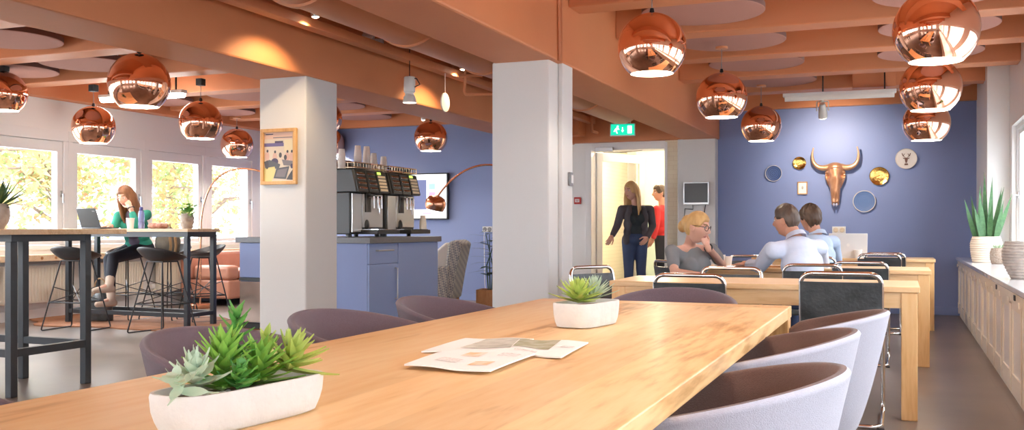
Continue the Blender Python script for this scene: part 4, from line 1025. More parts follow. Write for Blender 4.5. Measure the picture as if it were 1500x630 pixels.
M['machine_dark'] = mat('dark_grey_machine_shell', (.05,.055,.058,1), .35)
M['machine_panel'] = mat('light_machine_front', (.62,.64,.65,1), .25, metal=.6)
M['cream_btn'] = mat('cream_buttons', (.80,.70,.52,1), .5)
M['display'] = emit_mat('green_display', (.45,.75,.10), .8)
M['beans'] = mat('coffee_beans', (.06,.028,.014,1), .5, noise=(60,(.16,.08,.04),.6), bump=(70,1.2))
M['gold_rail'] = mat('brassy_rail', (.62,.50,.36,1), .25, metal=1)
def coffee_machine(loc, label):
    """front faces +x, width along y"""
    e = empty('coffee_machine', loc, 0, label, 'coffee machine', 'coffee machines on the counter')
    W = .66
    b = MB(); b.b2((-.30,-W/2,.03), (.14,W/2,.46)); b.build('body', M['machine_dark'], e, bevel=.01)
    MB().prism([(-.30,.46),(.222,.46),(.165,.70),(-.30,.70)], Matrix.Translation((0,W/2,0)) @ Matrix.Rotation(PI/2, 4, 'X'), W).build('upper_body', M['machine_dark'], e, bevel=.010)
    MB().b2((.14,-W/2+.02,.05), (.16,-W/2+.20,.45)).build('side_panel', M['machine_panel'], e, bevel=.004)
    MB().b2((.14,-W/2+.215,.10), (.155,W/2-.02,.45)).build('front_plate', M['machine_panel'], e, bevel=.004)
    MB().b2((.155,-.06,.26), (.165,.05,.46)).build('spout_recess', M['black_plastic'], e)
    for y in (-.02, .06, .14): MB().tube([(.15,y,.42),(.235,y,.42),(.24,y,.30)], [.016,.014,.010], 10).build('spout', M['chrome'], e)
    MB().tube([(.16,.11,.44),(.22,.12,.40),(.22,.13,.24)], .008, 8).build('steam_wand', M['chrome'], e)
    MB().sph((.155,-.02,.13), (.02,.045,.055), 14, 8).build('knob', M['black_plastic'], e)
    d = MB(); d.b2((.12,-W/2+.18,.03), (.36,W/2-.01,.075)); tr = d.build('drip_tray', M['black_plastic'], e, bevel=.006)
    g = MB()
    for i in range(12): g.box((.24,-W/2+.21+i*.036,.078), (.22,.010,.008))
    g.build('drip_grid', M['chrome'], tr, smooth=0)
    # slanted selector panels with rows of buttons
    X = Matrix.Translation((.225,0,.46)) @ Matrix.Rotation(math.radians(-14), 4, 'Y')
    def P(name, y0, y1, m):
        t = MB().b2((-.01,y0,.005), (.014,y1,.235)); q = MB(); q.add(t.v, t.f, X); return q.build(name, m, e, bevel=.004)
    for y0, y1 in ((-W/2+.015,-W/2+.21),(-.10,.09)):
        pn = P('selector_panel', y0, y1, M['black_plastic'])
        for k in range(4):
            t = MB().b2((.012,y0+.02,.03+k*.05), (.026,y1-.02,.055+k*.05)); q = MB(); q.add(t.v, t.f, X); q.build('selector_bar', M['chrome'], pn, bevel=.004)
    pn = P('button_panel', .11, W/2-.015, M['black_plastic'])
    for k in range(5):
        t = MB().b2((.012,.13,.02+k*.036), (.022,W/2-.05,.046+k*.036)); q = MB(); q.add(t.v, t.f, X); q.build('button', M['cream_btn'], pn, bevel=.003)
    t = MB().b2((.012,.13,.202), (.02,.20,.228)); q = MB(); q.add(t.v, t.f, X); q.build('display', M['display'], pn)
    MB().b2((-.26,-W/2+.02,.70), (.0,-.04,.80)).build('bean_hopper', M['beans'], e, bevel=.02)
    # cup warmer rail on top
    for i, (y0, y1) in enumerate(((-W/2+.02,-.02),(.02,W/2-.02))):
        r = MB(); r.tube([(.18,y0,.715),(.18,y1,.715),(-.05,y1,.715),(-.05,y0,.715)], .009, 8, closed=True); r.tube([(.18,y0,.765),(.18,y1,.765),(-.05,y1,.765),(-.05,y0,.765)], .007, 8, closed=True)
        for k in range(6): r.tube([(.18,y0+(y1-y0)*k/5,.705),(.18,y0+(y1-y0)*k/5,.765)], .005, 6)
        for k in range(4): r.tube([(-.05+.23*k/3,y0,.705),(-.05+.23*k/3,y0,.765)], .005, 6).tube([(-.05+.23*k/3,y1,.705),(-.05+.23*k/3,y1,.765)], .005, 6)
        r.build('cup_rail', M['gold_rail'], e)
    for sx in (-.26,.10):
        for s2 in (-1, 1): MB().cyl((sx,s2*W*.42,0), (sx,s2*W*.42,.03), .025, n=12).build('foot', M['black_plastic'], e)
    return e
m1 = coffee_machine((-5.33, 8.73, CT), 'black and steel coffee machine nearest to the column, at the counter\'s corner')
m2 = coffee_machine((-5.33, 9.45, CT), 'black and steel coffee machine farther from the column, next to the screen')
# stacks of upturned paper cups: every cup is one
cb = MB().lathe([(.041,0),(.043,.003),(.041,.006),(.030,.112),(.028,.114),(0,.114)], 24)
proto = None
def cup_stack(x, y, z, n, label):
    global proto
    for k in range(n):
        if proto is None:
            proto = cb.build('paper_cup', M['cup'], smooth=50); o = proto; tag(o, label, 'cup', label+' group')
        else: o = proto.copy(); C.objects.link(o)
        o.location = (x, y, z+k*.022); o['label'] = label; o['group'] = 'cups of one stack: '+label; o['category'] = 'cup'
def mstack(px, py_base, X, n, lb, zb):
    p = atX(px, py_base, X); cup_stack(p.x, p.y, zb, n, lb)
cup_stack(-5.30, 8.42, CT+.702, 5, 'upturned paper cup in the stack at the near corner of the first coffee machine')
cup_stack(-5.34, 8.80, CT+.702, 8, 'upturned paper cup in the first of two tallest stacks on the coffee machines')
cup_stack(-5.31, 8.93, CT+.702, 8, 'upturned paper cup in the second of two tallest stacks on the coffee machines')
cup_stack(-5.30, 9.06, CT+.66, 7, 'upturned paper cup in the middle-height stack between the two coffee machines')
cup_stack(-5.28, 9.24, CT+.702, 4, 'upturned paper cup in the lowest stack, on the farther coffee machine')
cup_stack(-4.99, 9.62, CT+.08, 3, 'upturned paper cup in the short stack under the spouts of the farther machine')
# dark glasses or mugs on the cup rails
gb = MB().lathe([(.032,0),(.034,.003),(.036,.07),(.033,.07),(.030,.008),(0,.008)], 20)
M['tumbler'] = mat('smoky_glass', (.42,.45,.44,1), .1, trans=.6)
g0 = None
gs = [(8.48+.075*i, 'on the rail of the first coffee machine') for i in range(3)]+[(8.68, 'on the rail of the first coffee machine')]+[(9.34+.075*i, 'on the rail of the farther coffee machine') for i in range(5)]
for y, w in gs:
    if g0 is None: g0 = gb.build('drinking_glass', M['tumbler'], smooth=50); o = g0
    else: o = g0.copy(); C.objects.link(o)
    o.location = (-5.20, y, CT+.705); tag(o, 'small smoky drinking glass %s' % w, 'glass', 'drinking glasses '+w)
# ---- wall screen
c0 = atY(610, 288, 12.93)
e = empty('wall_screen', (-7.05, 12.93, c0.z), 0, 'wall mounted flat screen showing a white page with a dark blue panel', 'screen')
W, Hs = 1.25, .66; rx = atY(655,288,12.93).x+7.05
def scr(x0, x1, z0, z1, m, name, d=.030):
    return MB().b2((rx-W*x1, -d, Hs*(z0-.5)), (rx-W*x0, -d+.004, Hs*(z1-.5))).build(name, m, e, smooth=0)
MB().b2((rx-W-.02,-.026,-Hs/2-.02), (rx+.02,.03,Hs/2+.02)).build('bezel', M['black_plastic'], e, bevel=.005)
MB().b2((rx-W*.6,.03,-.1), (rx-W*.4,.07,.1)).build('wall_bracket', M['black_metal'], e)
M['scr_w'] = emit_mat('screen_white', (.95,.97,1), 1.0); M['scr_b'] = emit_mat('screen_navy', (.09,.10,.19), 1.0); M['scr_p'] = emit_mat('screen_thumb_mauve', (.45,.25,.45), .9); M['scr_g'] = emit_mat('screen_thumb_blue', (.25,.4,.6), .9); M['scr_r'] = emit_mat('screen_text_red', (.75,.25,.35), .9)
scr(0, 1, 0, 1, M['scr_w'], 'screen_page', .029)
scr(.265, .95, .20, .88, M['scr_b'], 'navy_panel')
for k, mm in enumerate(('scr_g','scr_p','scr_g')): scr(.15, .235, .66-.19*k, .79-.19*k, M[mm], 'thumbnail')
scr(.20, .32, .10, .125, M['scr_r'], 'text_line'); scr(.14, .24, .05, .07, M['scr_g'], 'text_line')
# ---- copper arc lamps
def arc_lamp(base, pts, head, tilt, label):
    e = empty('arc_lamp', base, 0, label, 'floor lamp', 'copper arc lamps')
    b = V(base)
    MB().lathe([(0,0),(.165,0),(.17,.008),(.17,.05),(.16,.06),(.02,.062),(0,.062)], 36).build('base', M['copper_satin'], e)
    MB().tube([V(p)-b for p in pts], .013, 10).build('arc_pole', M['copper_satin'], e, smooth=60)
    X = Matrix.Translation(V(head)-b) @ Euler(tilt).to_matrix().to_4x4()
    s = MB().lathe([(.03,.11),(.05,.112),(.105,.085),(.135,.03),(.135,-.02),(.115,-.075),(.11,-.075),(.13,-.02),(.13,.03),(.10,.08),(.03,.105)], 36, X); s.build('lamp_shade', M['copper_satin'], e, smooth=60)
    MB().sph(X @ V((0,0,-.01)), .04, 14, 8).build('bulb', M['paper'], e)
d1 = 12.3
B1 = at(786, 452, d1); B1.z = 0; top = at(722, 246, d1)
hd = at(638, 299, d1)
p_ = [B1+V((0,0,.05)), at(786,400,d1), at(784,330,d1)]+[V(q) for q in bez(at(782,310,d1), at(770,232,d1), at(690,215,d1), at(641,288,d1), 24)]
arc_lamp(B1, p_, hd, (0,.25,0), 'copper arc floor lamp whose round shade hangs before the wall screen')
d2 = 12.9
B2 = at(293, 452, d2); B2.z = 0
p_ = [B2+V((0,0,.05)), at(294,400,d2), at(294,340,d2)]+[V(q) for q in bez(at(294.5,325,d2), at(300,262,d2), at(330,235,d2), at(385,252,d2), 20)]+[V(q) for q in bez(at(385,252,d2), at(410,262,d2), at(425,280,d2), at(430,300,d2), 8)][1:]
arc_lamp(B2, p_, at(431,308,d2), (0,-.2,0), 'copper arc floor lamp behind the bar table, its arc reaching behind the picture column')
# ---- patterned armchair by the blue wall
M['pattern'] = None
def weave_mat():
    m = bpy.data.materials.new('patterned_weave'); m.use_nodes = True; nt = m.node_tree; b = nt.nodes['Principled BSDF']; N = nt.nodes.new
    tc = N('ShaderNodeTexCoord'); mp = N('ShaderNodeMapping'); mp.inputs['Rotation'].default_value = (0.6,.785,.785); k = N('ShaderNodeTexChecker'); k.inputs['Scale'].default_value = 44
    k.inputs[1].default_value = (.62,.58,.50,1); k.inputs[2].default_value = (.30,.30,.31,1)
    nt.links.new(tc.outputs['Object'], mp.inputs[0]); nt.links.new(mp.outputs[0], k.inputs[0]); nt.links.new(k.outputs[0], b.inputs['Base Color']); b.inputs['Roughness'].default_value = .9
    return m
M['pattern'] = weave_mat(); M['cream_fabric'] = mat('cream_upholstery', (.76,.72,.66,1), .9, bump=(200,.2))
c0 = at(636, 443, 12.6); c0.z = 0
e = empty('armchair', c0, .25, 'cream armchair with checked back standing by the blue wall', 'armchair')
def slab(name, pts_lo, pts_hi, m):   # swept block between a lower and an upper outline
    n = len(pts_lo); b = MB(); b.add(list(pts_lo)+list(pts_hi), [tuple(reversed(range(n))), tuple(range(n,2*n))]+[(i,(i+1)%n,n+(i+1)%n,n+i) for i in range(n)]); return b.build(name, m, e, bevel=.03, seg=3)
def side(y): return [(.10,y,.15),(.30,y,.15),(.36,y,.5),(.44,y,.88),(.36,y,.93),(.26,y,.90),(.20,y,.5)]
slab('backrest', side(-.34), side(.34), M['pattern'])
slab('back_cushion', [(.04,-.30,.44),(.19,-.30,.44),(.29,-.30,.86),(.22,-.30,.90),(.10,-.30,.80)], [(.04,.30,.44),(.19,.30,.44),(.29,.30,.86),(.22,.30,.90),(.10,.30,.80)], M['cream_fabric'])
MB().b2((-.40,-.30,.28), (.14,.30,.44)).build('seat_cushion', M['cream_fabric'], e, bevel=.04, seg=3)
for s in (-1, 1): slab('armrest', [(-.36,s*.31,.15),(.25,s*.31,.15),(.28,s*.31,.60),(-.30,s*.31,.56)], [(-.36,s*.37,.15),(.25,s*.37,.15),(.28,s*.37,.60),(-.30,s*.37,.56)], M['pattern'])
for sx in (-.32,.26):
    for s in (-1, 1): MB().cyl((sx,s*.28,0), (sx,s*.28,.16), .014, .022, 10).build('leg', M['stand_wood'], e)
# ---- plant in a wooden stand, partly behind the second column
c0 = at(719, 447, 12.2); c0.z = 0
e = empty('potted_plant', c0, .2, 'dark leafy plant in a wooden box planter behind the second column', 'potted plant')
b = MB()
for sx in (-1, 1):
    b.b2((sx*.14,-.15,0), (sx*.16,.15,.30)); b.b2((-.139,sx*.13,0), (.139,sx*.15,.30))
b.b2((-.14,-.13,.02), (.14,.13,.04)); b.build('wooden_box', M['stand_wood'], e, smooth=0, bevel=.003)
MB().lathe([(0,.04),(.10,.04),(.12,.26),(.115,.27),(.105,.26),(0,.25)], 24).build('pot', M['black_plastic'], e)
m = MB(); rnd = random.Random(9)
for k in range(4): m.tube([(.02*k-.03,0,.24), (.04*k-.06,.02,.6), (.08*math.cos(k*2),.08*math.sin(k*2),1.0)], [.010,.008,.005], 6)
m.build('stem', M['dark_leaf'], e)
m = MB()
for k in range(30):
    a = k*2.4; z = .45+.62*(k/30); blade(m, (.04*math.cos(a), .04*math.sin(a), z), (math.cos(a), math.sin(a), .35-.5*rnd.random()), .20+.08*rnd.random(), .09, .004, -.2, seg=7)
m.build('leaves', M['dark_leaf'], e, smooth=50)
c0 = at(707, 336, 14.0)
e = empty('socket_plate', (c0.x, 12.985, c0.z), 0, 'white double socket plate on the blue wall beside the dark plant', 'socket')
MB().box((0,0,0), (.155,.018,.085)).build('plate', M['white_plastic'], e, bevel=.004)
for s in (-1, 1): MB().lathe([(0,.006),(.024,.006),(.028,.0),(.028,.004),(.032,.004),(.032,-.004)], 20, Matrix.Translation((s*.037,-.010,0)) @ Matrix.Rotation(PI/2, 4, 'X')).build('socket', M['grey_plastic'], e)
MB().tube([(-.037,-.02,-.01),(-.037,-.04,-.1),(-.03,-.03,-.8),(.0,-.03,-1.0)], .005, 8).build('cable', M['white_plastic'], e)

# ================================================================== LOUNGE CORNER: SOFA, RUG, RADIATORS
M['pink_leather'] = mat('salmon_leather', (.62,.30,.20,1), .42, noise=(5,(.52,.23,.15),.5), bump=(60,.15))
c0 = V((-8.95, 11.55, 0))
e = empty('leather_sofa', c0, 0, 'salmon pink leather sofa under the window beside the blue counter', 'sofa')
MB().b2((-.42,-.85,.10), (.42,.95,.36)).build('seat_base', M['pink_leather'], e, bevel=.03, seg=3)
MB().b2((-.20,-.60,.365), (.42,.70,.50)).build('seat_cushion', M['pink_leather'], e, bevel=.05, seg=3)
MB().b2((-.44,-.85,.362), (-.22,.95,.74)).build('backrest', M['pink_leather'], e, bevel=.05, seg=3)
MB().b2((-.20,-.85,.362), (.42,-.62,.56)).build('armrest', M['pink_leather'], e, bevel=.05, seg=3)
MB().b2((-.20,.72,.362), (.42,.95,.56)).build('armrest', M['pink_leather'], e, bevel=.05, seg=3)
for sx in (-.36,.36):
    for s in (-.78,.88): MB().b2((sx-.02,s-.02,0), (sx+.02,s+.02,.10)).build('leg', M['black_metal'], e)
def blob_rug(c, label):
    e = MB(); n = 64; pts = []; rnd = random.Random(4)
    for k in range(n):
        a = 2*PI*k/n; r = 1+.16*math.cos(2*a+.3)+.10*math.sin(5*a)+.05*math.cos(9*a+1)+rnd.uniform(-.02,.02)
        pts.append((1.55*r*math.cos(a), .85*r*math.sin(a)))
    e.prism(pts, Matrix(), .012)
    m = mat('cowhide', (.42,.20,.10,1), .85, noise=(1.6,(.24,.09,.04),.6,3), bump=(160,.4))
    o = e.build('cowhide_rug', m, smooth=30, loc=c, rot=(0,0,.05)); tag(o, label, 'rug'); return o
blob_rug((-7.85, 8.55, .001), 'brown and cream cowhide rug under the rear bar table')
M['rad'] = mat('cream_radiator_enamel', (.76,.70,.60,1), .4)
def radiator(y0, y1, label):
    e = empty('radiator', (XL+.02, (y0+y1)/2, 0), 0, label, 'radiator', 'ribbed radiators under the left windows'); L_ = (y1-y0)/2
    b = MB(); b.b2((.03,-L_,.20), (.10,L_,.64))
    n = int((y1-y0)/.045)
    for i in range(n): yy = -L_+.02+i*(2*L_-.04)/(n-1); b.b2((.10,yy-.010,.225), (.112,yy+.010,.615))
    b.build('panel', M['rad'], e, smooth=0, bevel=.004)
    MB().tube(fillet([(.06,-L_,.24),(.06,-L_-.07,.24),(.06,-L_-.07,.02)], .03, closed=False), .011, 8).build('pipe', M['rad'], e)
    MB().lathe([(0,0),(.022,0),(.024,.05),(.018,.06),(0,.06)], 16, Matrix.Translation((.06,-L_-.07,.26))).build('valve', M['white_plastic'], e)
for i, (y0, y1) in enumerate(((6.55,7.65),(7.85,8.75),(9.05,10.0),(10.3,11.0),(5.2,6.2),(11.6,12.6))):
    radiator(y0, y1, ['cream ribbed radiator at the left edge behind the front bar table', 'cream ribbed radiator seen through the front bar table\'s legs', 'cream ribbed radiator behind the seated woman\'s stool', 'cream ribbed radiator left of the sofa', 'cream ribbed radiator out at the far left wall', 'cream ribbed radiator behind the salmon sofa'][i])
s = MB().b2((XL, 4.9, .69), (XL+.20, 12.6, .765)); sh = s.build('wall_shelf', M['ply'], smooth=0, bevel=.004); tag(sh, 'pale plywood shelf with small holes running under the left windows', 'shelf')
for i in range(36): MB().cyl((XL+.199, 5.1+.2*i, .727), (XL+.203, 5.1+.2*i, .727), .018, n=14).build('vent_hole', M['stand_wood'], sh)

# ================================================================== BAR TABLES
def bar_table(x0, x1, y0, y1, legs, top, stretch, label, zt=1.07, th=.045, topm='ply'):
    e = empty('bar_table', ((x0+x1)/2, (y0+y1)/2, 0), 0, label, 'table', 'high bar tables with plywood tops'); o = V(((x0+x1)/2, (y0+y1)/2, 0))
    MB().b2(V((top[0],top[2],zt-th))-o, V((top[1],top[3],zt))-o).build('tabletop', M[topm], e, smooth=0, bevel=.003)
    for (x, y) in legs: MB().b2(V((x-.026,y-.026,0))-o, V((x+.026,y+.026,zt-th-.045))-o).build('leg', M['dark_metal'], e, smooth=0, bevel=.003)
    for a, b, z, h in stretch:
        q0, q1 = V((a[0],a[1],z))-o, V((b[0],b[1],z))-o
        dv = (q1-q0).normalized()*.027; MB().bar(q0+dv if z < .9 else q0-dv, q1-dv if z < .9 else q1+dv, .045 if abs(q1.x-q0.x) > abs(q1.y-q0.y) else .045, h).build('stretcher', M['dark_metal'], e, smooth=0)
    return e
zt, th = 1.072, .035
xa, xb, ya, yb = -5.25, -5.84, 4.45, 5.05
zf = zt-th-.0225
bar_table(-6.9, -5.2, 4.2, 5.3, [(xa,ya),(xa,yb),(xb,yb),(xb,ya),(-6.75,ya),(-6.75,yb)], (-6.95,-5.16,4.18,5.34),
          [((xa,ya),(xa,yb),.28,.05),((xb,ya),(xa,ya),.28,.05),((xb,yb),(xa,yb),.28,.05),((-6.75,ya),(xb,ya),.28,.05),((-6.75,yb),(xb,yb),.28,.05),((-6.75,ya),(-6.75,yb),.28,.05),
           ((-6.75,ya),(xa,ya),zf,.045),((-6.75,yb),(xa,yb),zf,.045),((xa,ya+.03),(xa,yb-.03),zf,.045),((xb,ya+.03),(xb,yb-.03),zf,.045)],
          'high bar table at the left edge with thin black steel legs', zt, th)
xa, xb, ya, yb = -7.09, -8.78, 8.20, 8.62
bar_table(xb, xa, ya, yb, [(xa,ya),(xa,yb),(xb,ya),(xb,yb)], (xb-.05,xa+.05,ya-.05,yb+.05),
          [((xb,ya),(xa,ya),.14,.045),((xa,ya),(xa,yb),.14,.045),((xb,ya),(xb,yb),.14,.045),((xb,yb),(xa,yb),.14,.045),
           ((xb,ya),(xa,ya),zf-.005,.055),((xb,yb),(xa,yb),zf-.005,.055),((xa,ya+.03),(xa,yb-.03),zf-.005,.055),((xb,ya+.03),(xb,yb-.03),zf-.005,.055)],
          'high bar table by the windows where the woman sits with the laptop', zt, th)
# ---- bar stools: low shell seat on a wire sled (facing +y)
def bar_stool():
    e = empty('bar_stool', (0,0,0), 0, 'x', 'stool', 'bar stools with black shell seats and wire legs')
    n, m = 40, 9; vs, fs = [], []
    def rim(a):   # a = 0 at the back
        w = (math.cos(a)*.5+.5)**1.3
        return .775+.115*w, .235+.01*w
    for lay in (0, 1):
        for k in range(n):
            ph = 2*PI*k/n; zt_, rr = rim(ph)
            for j in range(m+1):
                t = j/m; r = rr*t; z = .745+(zt_-.745)*t**3.2
                if lay: z -= .010+.004*(1-t); r = r*1.012+.004*t
                vs.append((-math.sin(ph)*r*1.05, -math.cos(ph)*r*.95, z))
    N2 = n*(m+1)
    for k in range(n):
        a, b = k*(m+1), ((k+1) % n)*(m+1)
        for j in range(m): fs.append((a+j, a+j+1, b+j+1, b+j)); fs.append((N2+a+j, N2+b+j, N2+b+j+1, N2+a+j+1))
        fs.append((a+m, N2+a+m, N2+b+m, b+m))
    MB().add(vs, fs).build('seat_shell', M['stool'], e, smooth=70)
    for s in (-1, 1):
        MB().tube(fillet([(s*.11,.10,.735),(s*.245,.235,.010),(s*.245,-.235,.010),(s*.11,-.10,.735)], .03, closed=False), .0075, 8).build('wire_sled', M['black_metal'], e, smooth=60)
    q = .735-.31; f = lambda s, t, z: (s*(.11+(.245-.11)*(.735-z)/.725), t*(.10+(.235-.10)*(.735-z)/.725), z)
    z = .30
    MB().tube([f(-1,1,z), f(1,1,z), f(1,-1,z), f(-1,-1,z)], .0065, 8, closed=True).build('foot_ring', M['black_metal'], e)
    MB().tube([f(-1,1,z), f(1,-1,.46)], .005, 6).tube([f(1,1,z), f(-1,-1,.46)], .005, 6).tube([f(-1,-1,z), f(1,1,.46)], .005, 6).tube([f(1,-1,z), f(-1,1,.46)], .005, 6).build('cross_wire', M['black_metal'], e)
    MB().tube([f(-1,1,.735), f(1,1,.735), f(1,-1,.735), f(-1,-1,.735)], .0065, 8, closed=True).build('seat_wire', M['black_metal'], e)
    return e
M['stool'] = mat('black_stool_shell', (.035,.035,.038,1), .35)
st = bar_stool(); su = []
def stool(px, d, rz, label):
    p = at(px, 400, d); return place(st, su, (p.x, p.y, 0), rz, label)
stool(112, 10.15, .15, 'black shell bar stool on the left, seen through the front bar table\'s legs')
stool(238, 9.85, -.1, 'black shell bar stool in front of the rear bar table, centre of the group')
BAG_ST = stool(248, 11.3, PI, 'black shell bar stool carrying the backpack, behind the rear bar table')
stool(299, 11.15, PI-.5, 'black shell bar stool at the right end of the rear bar table, reflecting warm light')
WOM_ST = stool(186, 11.35, PI, 'black shell bar stool under the woman in the green cardigan')
# ---- things on the bar tables
lp2, X2, lo2 = laptop((-8.42, 8.40, zt), PI-.15, .34, .23, 108, mat('dark_laptop_shell', (.055,.06,.065,1), .4), 'open dark laptop on the rear bar table, lid towards the camera')
lp2.location = at(146, 336, 10.75); lp2.location.z = zt
MB().add([tuple(X2 @ V(q)) for q in [(-.145,.001,.185),(-.10,.001,.185),(-.10,.001,.196),(-.145,.001,.196)]], [(0,1,2,3)]).build('lid_badge', M['grey_plastic'], lo2, smooth=0)
p = at(191, 336, 10.75); cup((p.x, p.y, zt), .115, .046, 'white paper cup in front of the woman with the laptop', m='paper')
M['bottle_blue'] = mat('blue_tinted_plastic', (.30,.36,.72,1), .15, trans=.35)
p = at(207, 336, 10.8); e = empty('water_bottle', (p.x, p.y, zt), 0, 'translucent blue water bottle beside the white cup on the rear bar table', 'bottle')
MB().lathe([(0,0),(.032,0),(.034,.01),(.034,.07),(.030,.08),(.034,.09),(.034,.17),(.026,.20),(.016,.205),(0,.205)], 24).build('bottle_body', M['bottle_blue'], e)
MB().lathe([(.018,.205),(.02,.208),(.02,.235),(.014,.245),(0,.245)], 20).build('cap', mat('dark_blue_cap', (.05,.06,.22,1), .4), e)
# pair of red-brown glasses case / purse
p = at(232, 336, 10.7)
m = MB(); 
for k in range(7):
    a = k*.9; m.sph((.05*math.cos(a)*1.6, .04*math.sin(a), .032), (.055,.045,.033), 14, 10)
vs, fs = remesh(m, .008, 3); m = MB(); m.add(vs, fs); o = m.build('scarf', mat('red_brown_knit', (.30,.10,.07,1), .8, noise=(30,(.55,.35,.28),.6), bump=(60,.8)), smooth=60, loc=(p.x, p.y, zt)); tag(o, 'crumpled red-brown scarf on the rear bar table', 'scarf')
# potted plant on the bar table
p = at(274, 336, 10.55)
pot = ribbed_pot((p.x, p.y, zt), .075, .165, M['grey_ceramic'], 'green leafy plant in a grey ribbed pot on the rear bar table', 'potted_plant', .78, 3)
m = MB(); rnd = random.Random(12)
for k in range(70):
    a = rnd.uniform(0, 2*PI); z = .15+rnd.uniform(0,.12); r = rnd.uniform(.0,.09)
    blade(m, (r*math.cos(a), r*math.sin(a), z), (math.cos(a), math.sin(a), rnd.uniform(-.1,.9)), rnd.uniform(.05,.085), .05, .003, -.3, seg=6)
for k in range(12):
    a = k*.55; m.tube([(0,0,.12), (.04*math.cos(a), .04*math.sin(a), .2), (.08*math.cos(a), .08*math.sin(a), .23)], .003, 5)
m.build('leaves', M['leafy'], pot, smooth=50)
# spiky plant at the left edge
p = at(-8, 336, 6.6)
pot = ribbed_pot((p.x, p.y, zt), .10, .175, M['grey_ceramic'], 'spiky aloe-like plant in a round grey pot on the front bar table', 'potted_plant', .62, 1)
m = MB()
for k in range(15):
    a = k*2.4+.2; el = .35+.9*(k/15); blade(m, (.02*math.cos(a), .02*math.sin(a), .15), (math.cos(a)*math.cos(el), math.sin(a)*math.cos(el), math.sin(el)), .26-.05*(k/15), .045, .008, .10, seg=9, shape=1)
R_ = V((cy, sy, 0))
for (dx, dz, L_) in ((.8,.55,.24),(.95,.25,.24),(1,-.05,.17),(.55,.85,.2)): blade(m, R_*.03+V((0,0,.15)), R_*dx+V((0,0,dz)), L_, .036, .008, .05, seg=9, shape=1)
m.build('leaves', M['snake'], pot, smooth=50)
# backpack on the stool
M['canvas'] = mat('olive_grey_canvas', (.16,.15,.13,1), .85, noise=(12,(.24,.22,.18),.5), bump=(120,.4)); M['tan_strap'] = mat('tan_strap', (.42,.26,.13,1), .7)
bl = BAG_ST.location
e = empty('backpack', (bl.x-.02, bl.y+.0, .79), YAW, 'olive grey backpack with tan straps standing on a bar stool', 'backpack')
m = MB(); m.sph((0,0,.13), (.15,.10,.15), 18, 12); m.sph((-.02,0,.24), (.11,.08,.07), 16, 10); m.sph((-.05,-.07,.09), (.08,.05,.08), 14, 10); m.b2((-.12,-.08,.0), (.12,.08,.15))
vs, fs = remesh(m, .011, 6); q = MB(); q.add(vs, fs); q.build('bag_body', M['canvas'], e, smooth=60)
for x in (.04,.10): MB().tube([(x,-.06,.25),(x+.03,-.13,.18),(x+.04,-.13,.08),(x+.02,-.10,.01)], [.016]*4, 8).build('strap', M['tan_strap'], e)
MB().tube([(-.03,0,.29),(-.03,-.02,.33),(.03,-.02,.33),(.03,0,.29)], .009, 8).build('top_handle', M['tan_strap'], e)
# dark bag on the floor below the table
p = at(130, 470, 10.75); e = empty('shoulder_bag', (-8.52, 8.42, .013), .2, 'dark bag standing on the rug under the rear bar table', 'bag')
m = MB(); m.sph((0,0,.16), (.14,.09,.18), 18, 12); m.b2((-.12,-.07,0), (.12,.07,.12)); vs, fs = remesh(m, .011, 6); q = MB(); q.add(vs, fs); q.build('bag_body', M['black_leather'], e, smooth=60)
MB().tube(bez((-.08,0,.3),(-.1,-.02,.55),(.1,-.02,.55),(.08,0,.3),14), .009, 8).build('strap', M['tan_strap'], e)

# ================================================================== ON THE WALLS
# framed photograph on the first column
a, b = atY(384, 189, 6.33), atY(437, 271, 6.33)
cx, cz, w2, h2 = -4.535, (a.z+b.z)/2, .165, (a.z-b.z)/2-.005
cx = (a.x+b.x)/2; w2 = (b.x-a.x)/2-.004
e = empty('picture_frame', (cx, 6.328, cz), 0, 'light wood framed photograph of people at desks on the first column', 'picture')
f = MB(); fw = .028
f.b2((-w2,-.03,-h2), (w2,0,-h2+fw)); f.b2((-w2,-.03,h2-fw), (w2,0,h2)); f.b2((-w2,-.03,-h2+fw), (-w2+fw,0,h2-fw)); f.b2((w2-fw,-.03,-h2+fw), (w2,0,h2-fw))
f.build('frame', M['frame_wood'], e, smooth=0, bevel=.003)
ph_cols = dict(bg=(.72,.62,.50), top=(.74,.50,.38), ban=(.16,.13,.30), ban2=(.07,.06,.12), skin=(.70,.45,.36), dark=(.07,.07,.08), desk=(.10,.11,.13), yel=(.70,.62,.26), gr=(.22,.20,.22), wall=(.78,.68,.46))
pc = MB(); names = list(ph_cols); iw, ih = w2-fw, h2-fw
pm = [mat('print_'+k, (*c, 1), .5) for k, c in ph_cols.items()]
lay = [0]
def patch(poly, col):
    lay[0] += 1; pc.slot(names.index(col)); y = -.012-.00012*lay[0]
    pc.add([(-iw+2*iw*u, y, ih-2*ih*v) for u, v in poly], [tuple(range(len(poly)))])
def blob(u, v, ru, rv, col): patch([(u+ru*math.cos(k*PI/7), v+rv*math.sin(k*PI/7)) for k in range(14)], col)
R4 = lambda u0, v0, u1, v1: [(u0,v0),(u1,v0),(u1,v1),(u0,v1)]
patch(R4(0,0,1,1), 'bg'); patch(R4(0,0,1,.14), 'top'); patch(R4(.05,.03,.3,.05), 'ban2'); patch(R4(.32,.05,.85,.07), 'skin'); patch(R4(.3,.10,.95,.12), 'gr')
patch(R4(0,.22,.66,.29), 'ban'); patch(R4(.36,.18,.64,.22), 'ban2'); patch(R4(.68,.16,.98,.40), 'wall')
for u, v, c in ((.10,.44,'skin'),(.36,.46,'skin'),(.78,.46,'skin'),(.93,.46,'skin')): blob(u, v+.05, .075, .10, c); blob(u+.01, v-.06, .035, .03, 'dark')
for u, v in ((.55,.47),(.72,.52)): blob(u, v, .05, .055, 'dark')
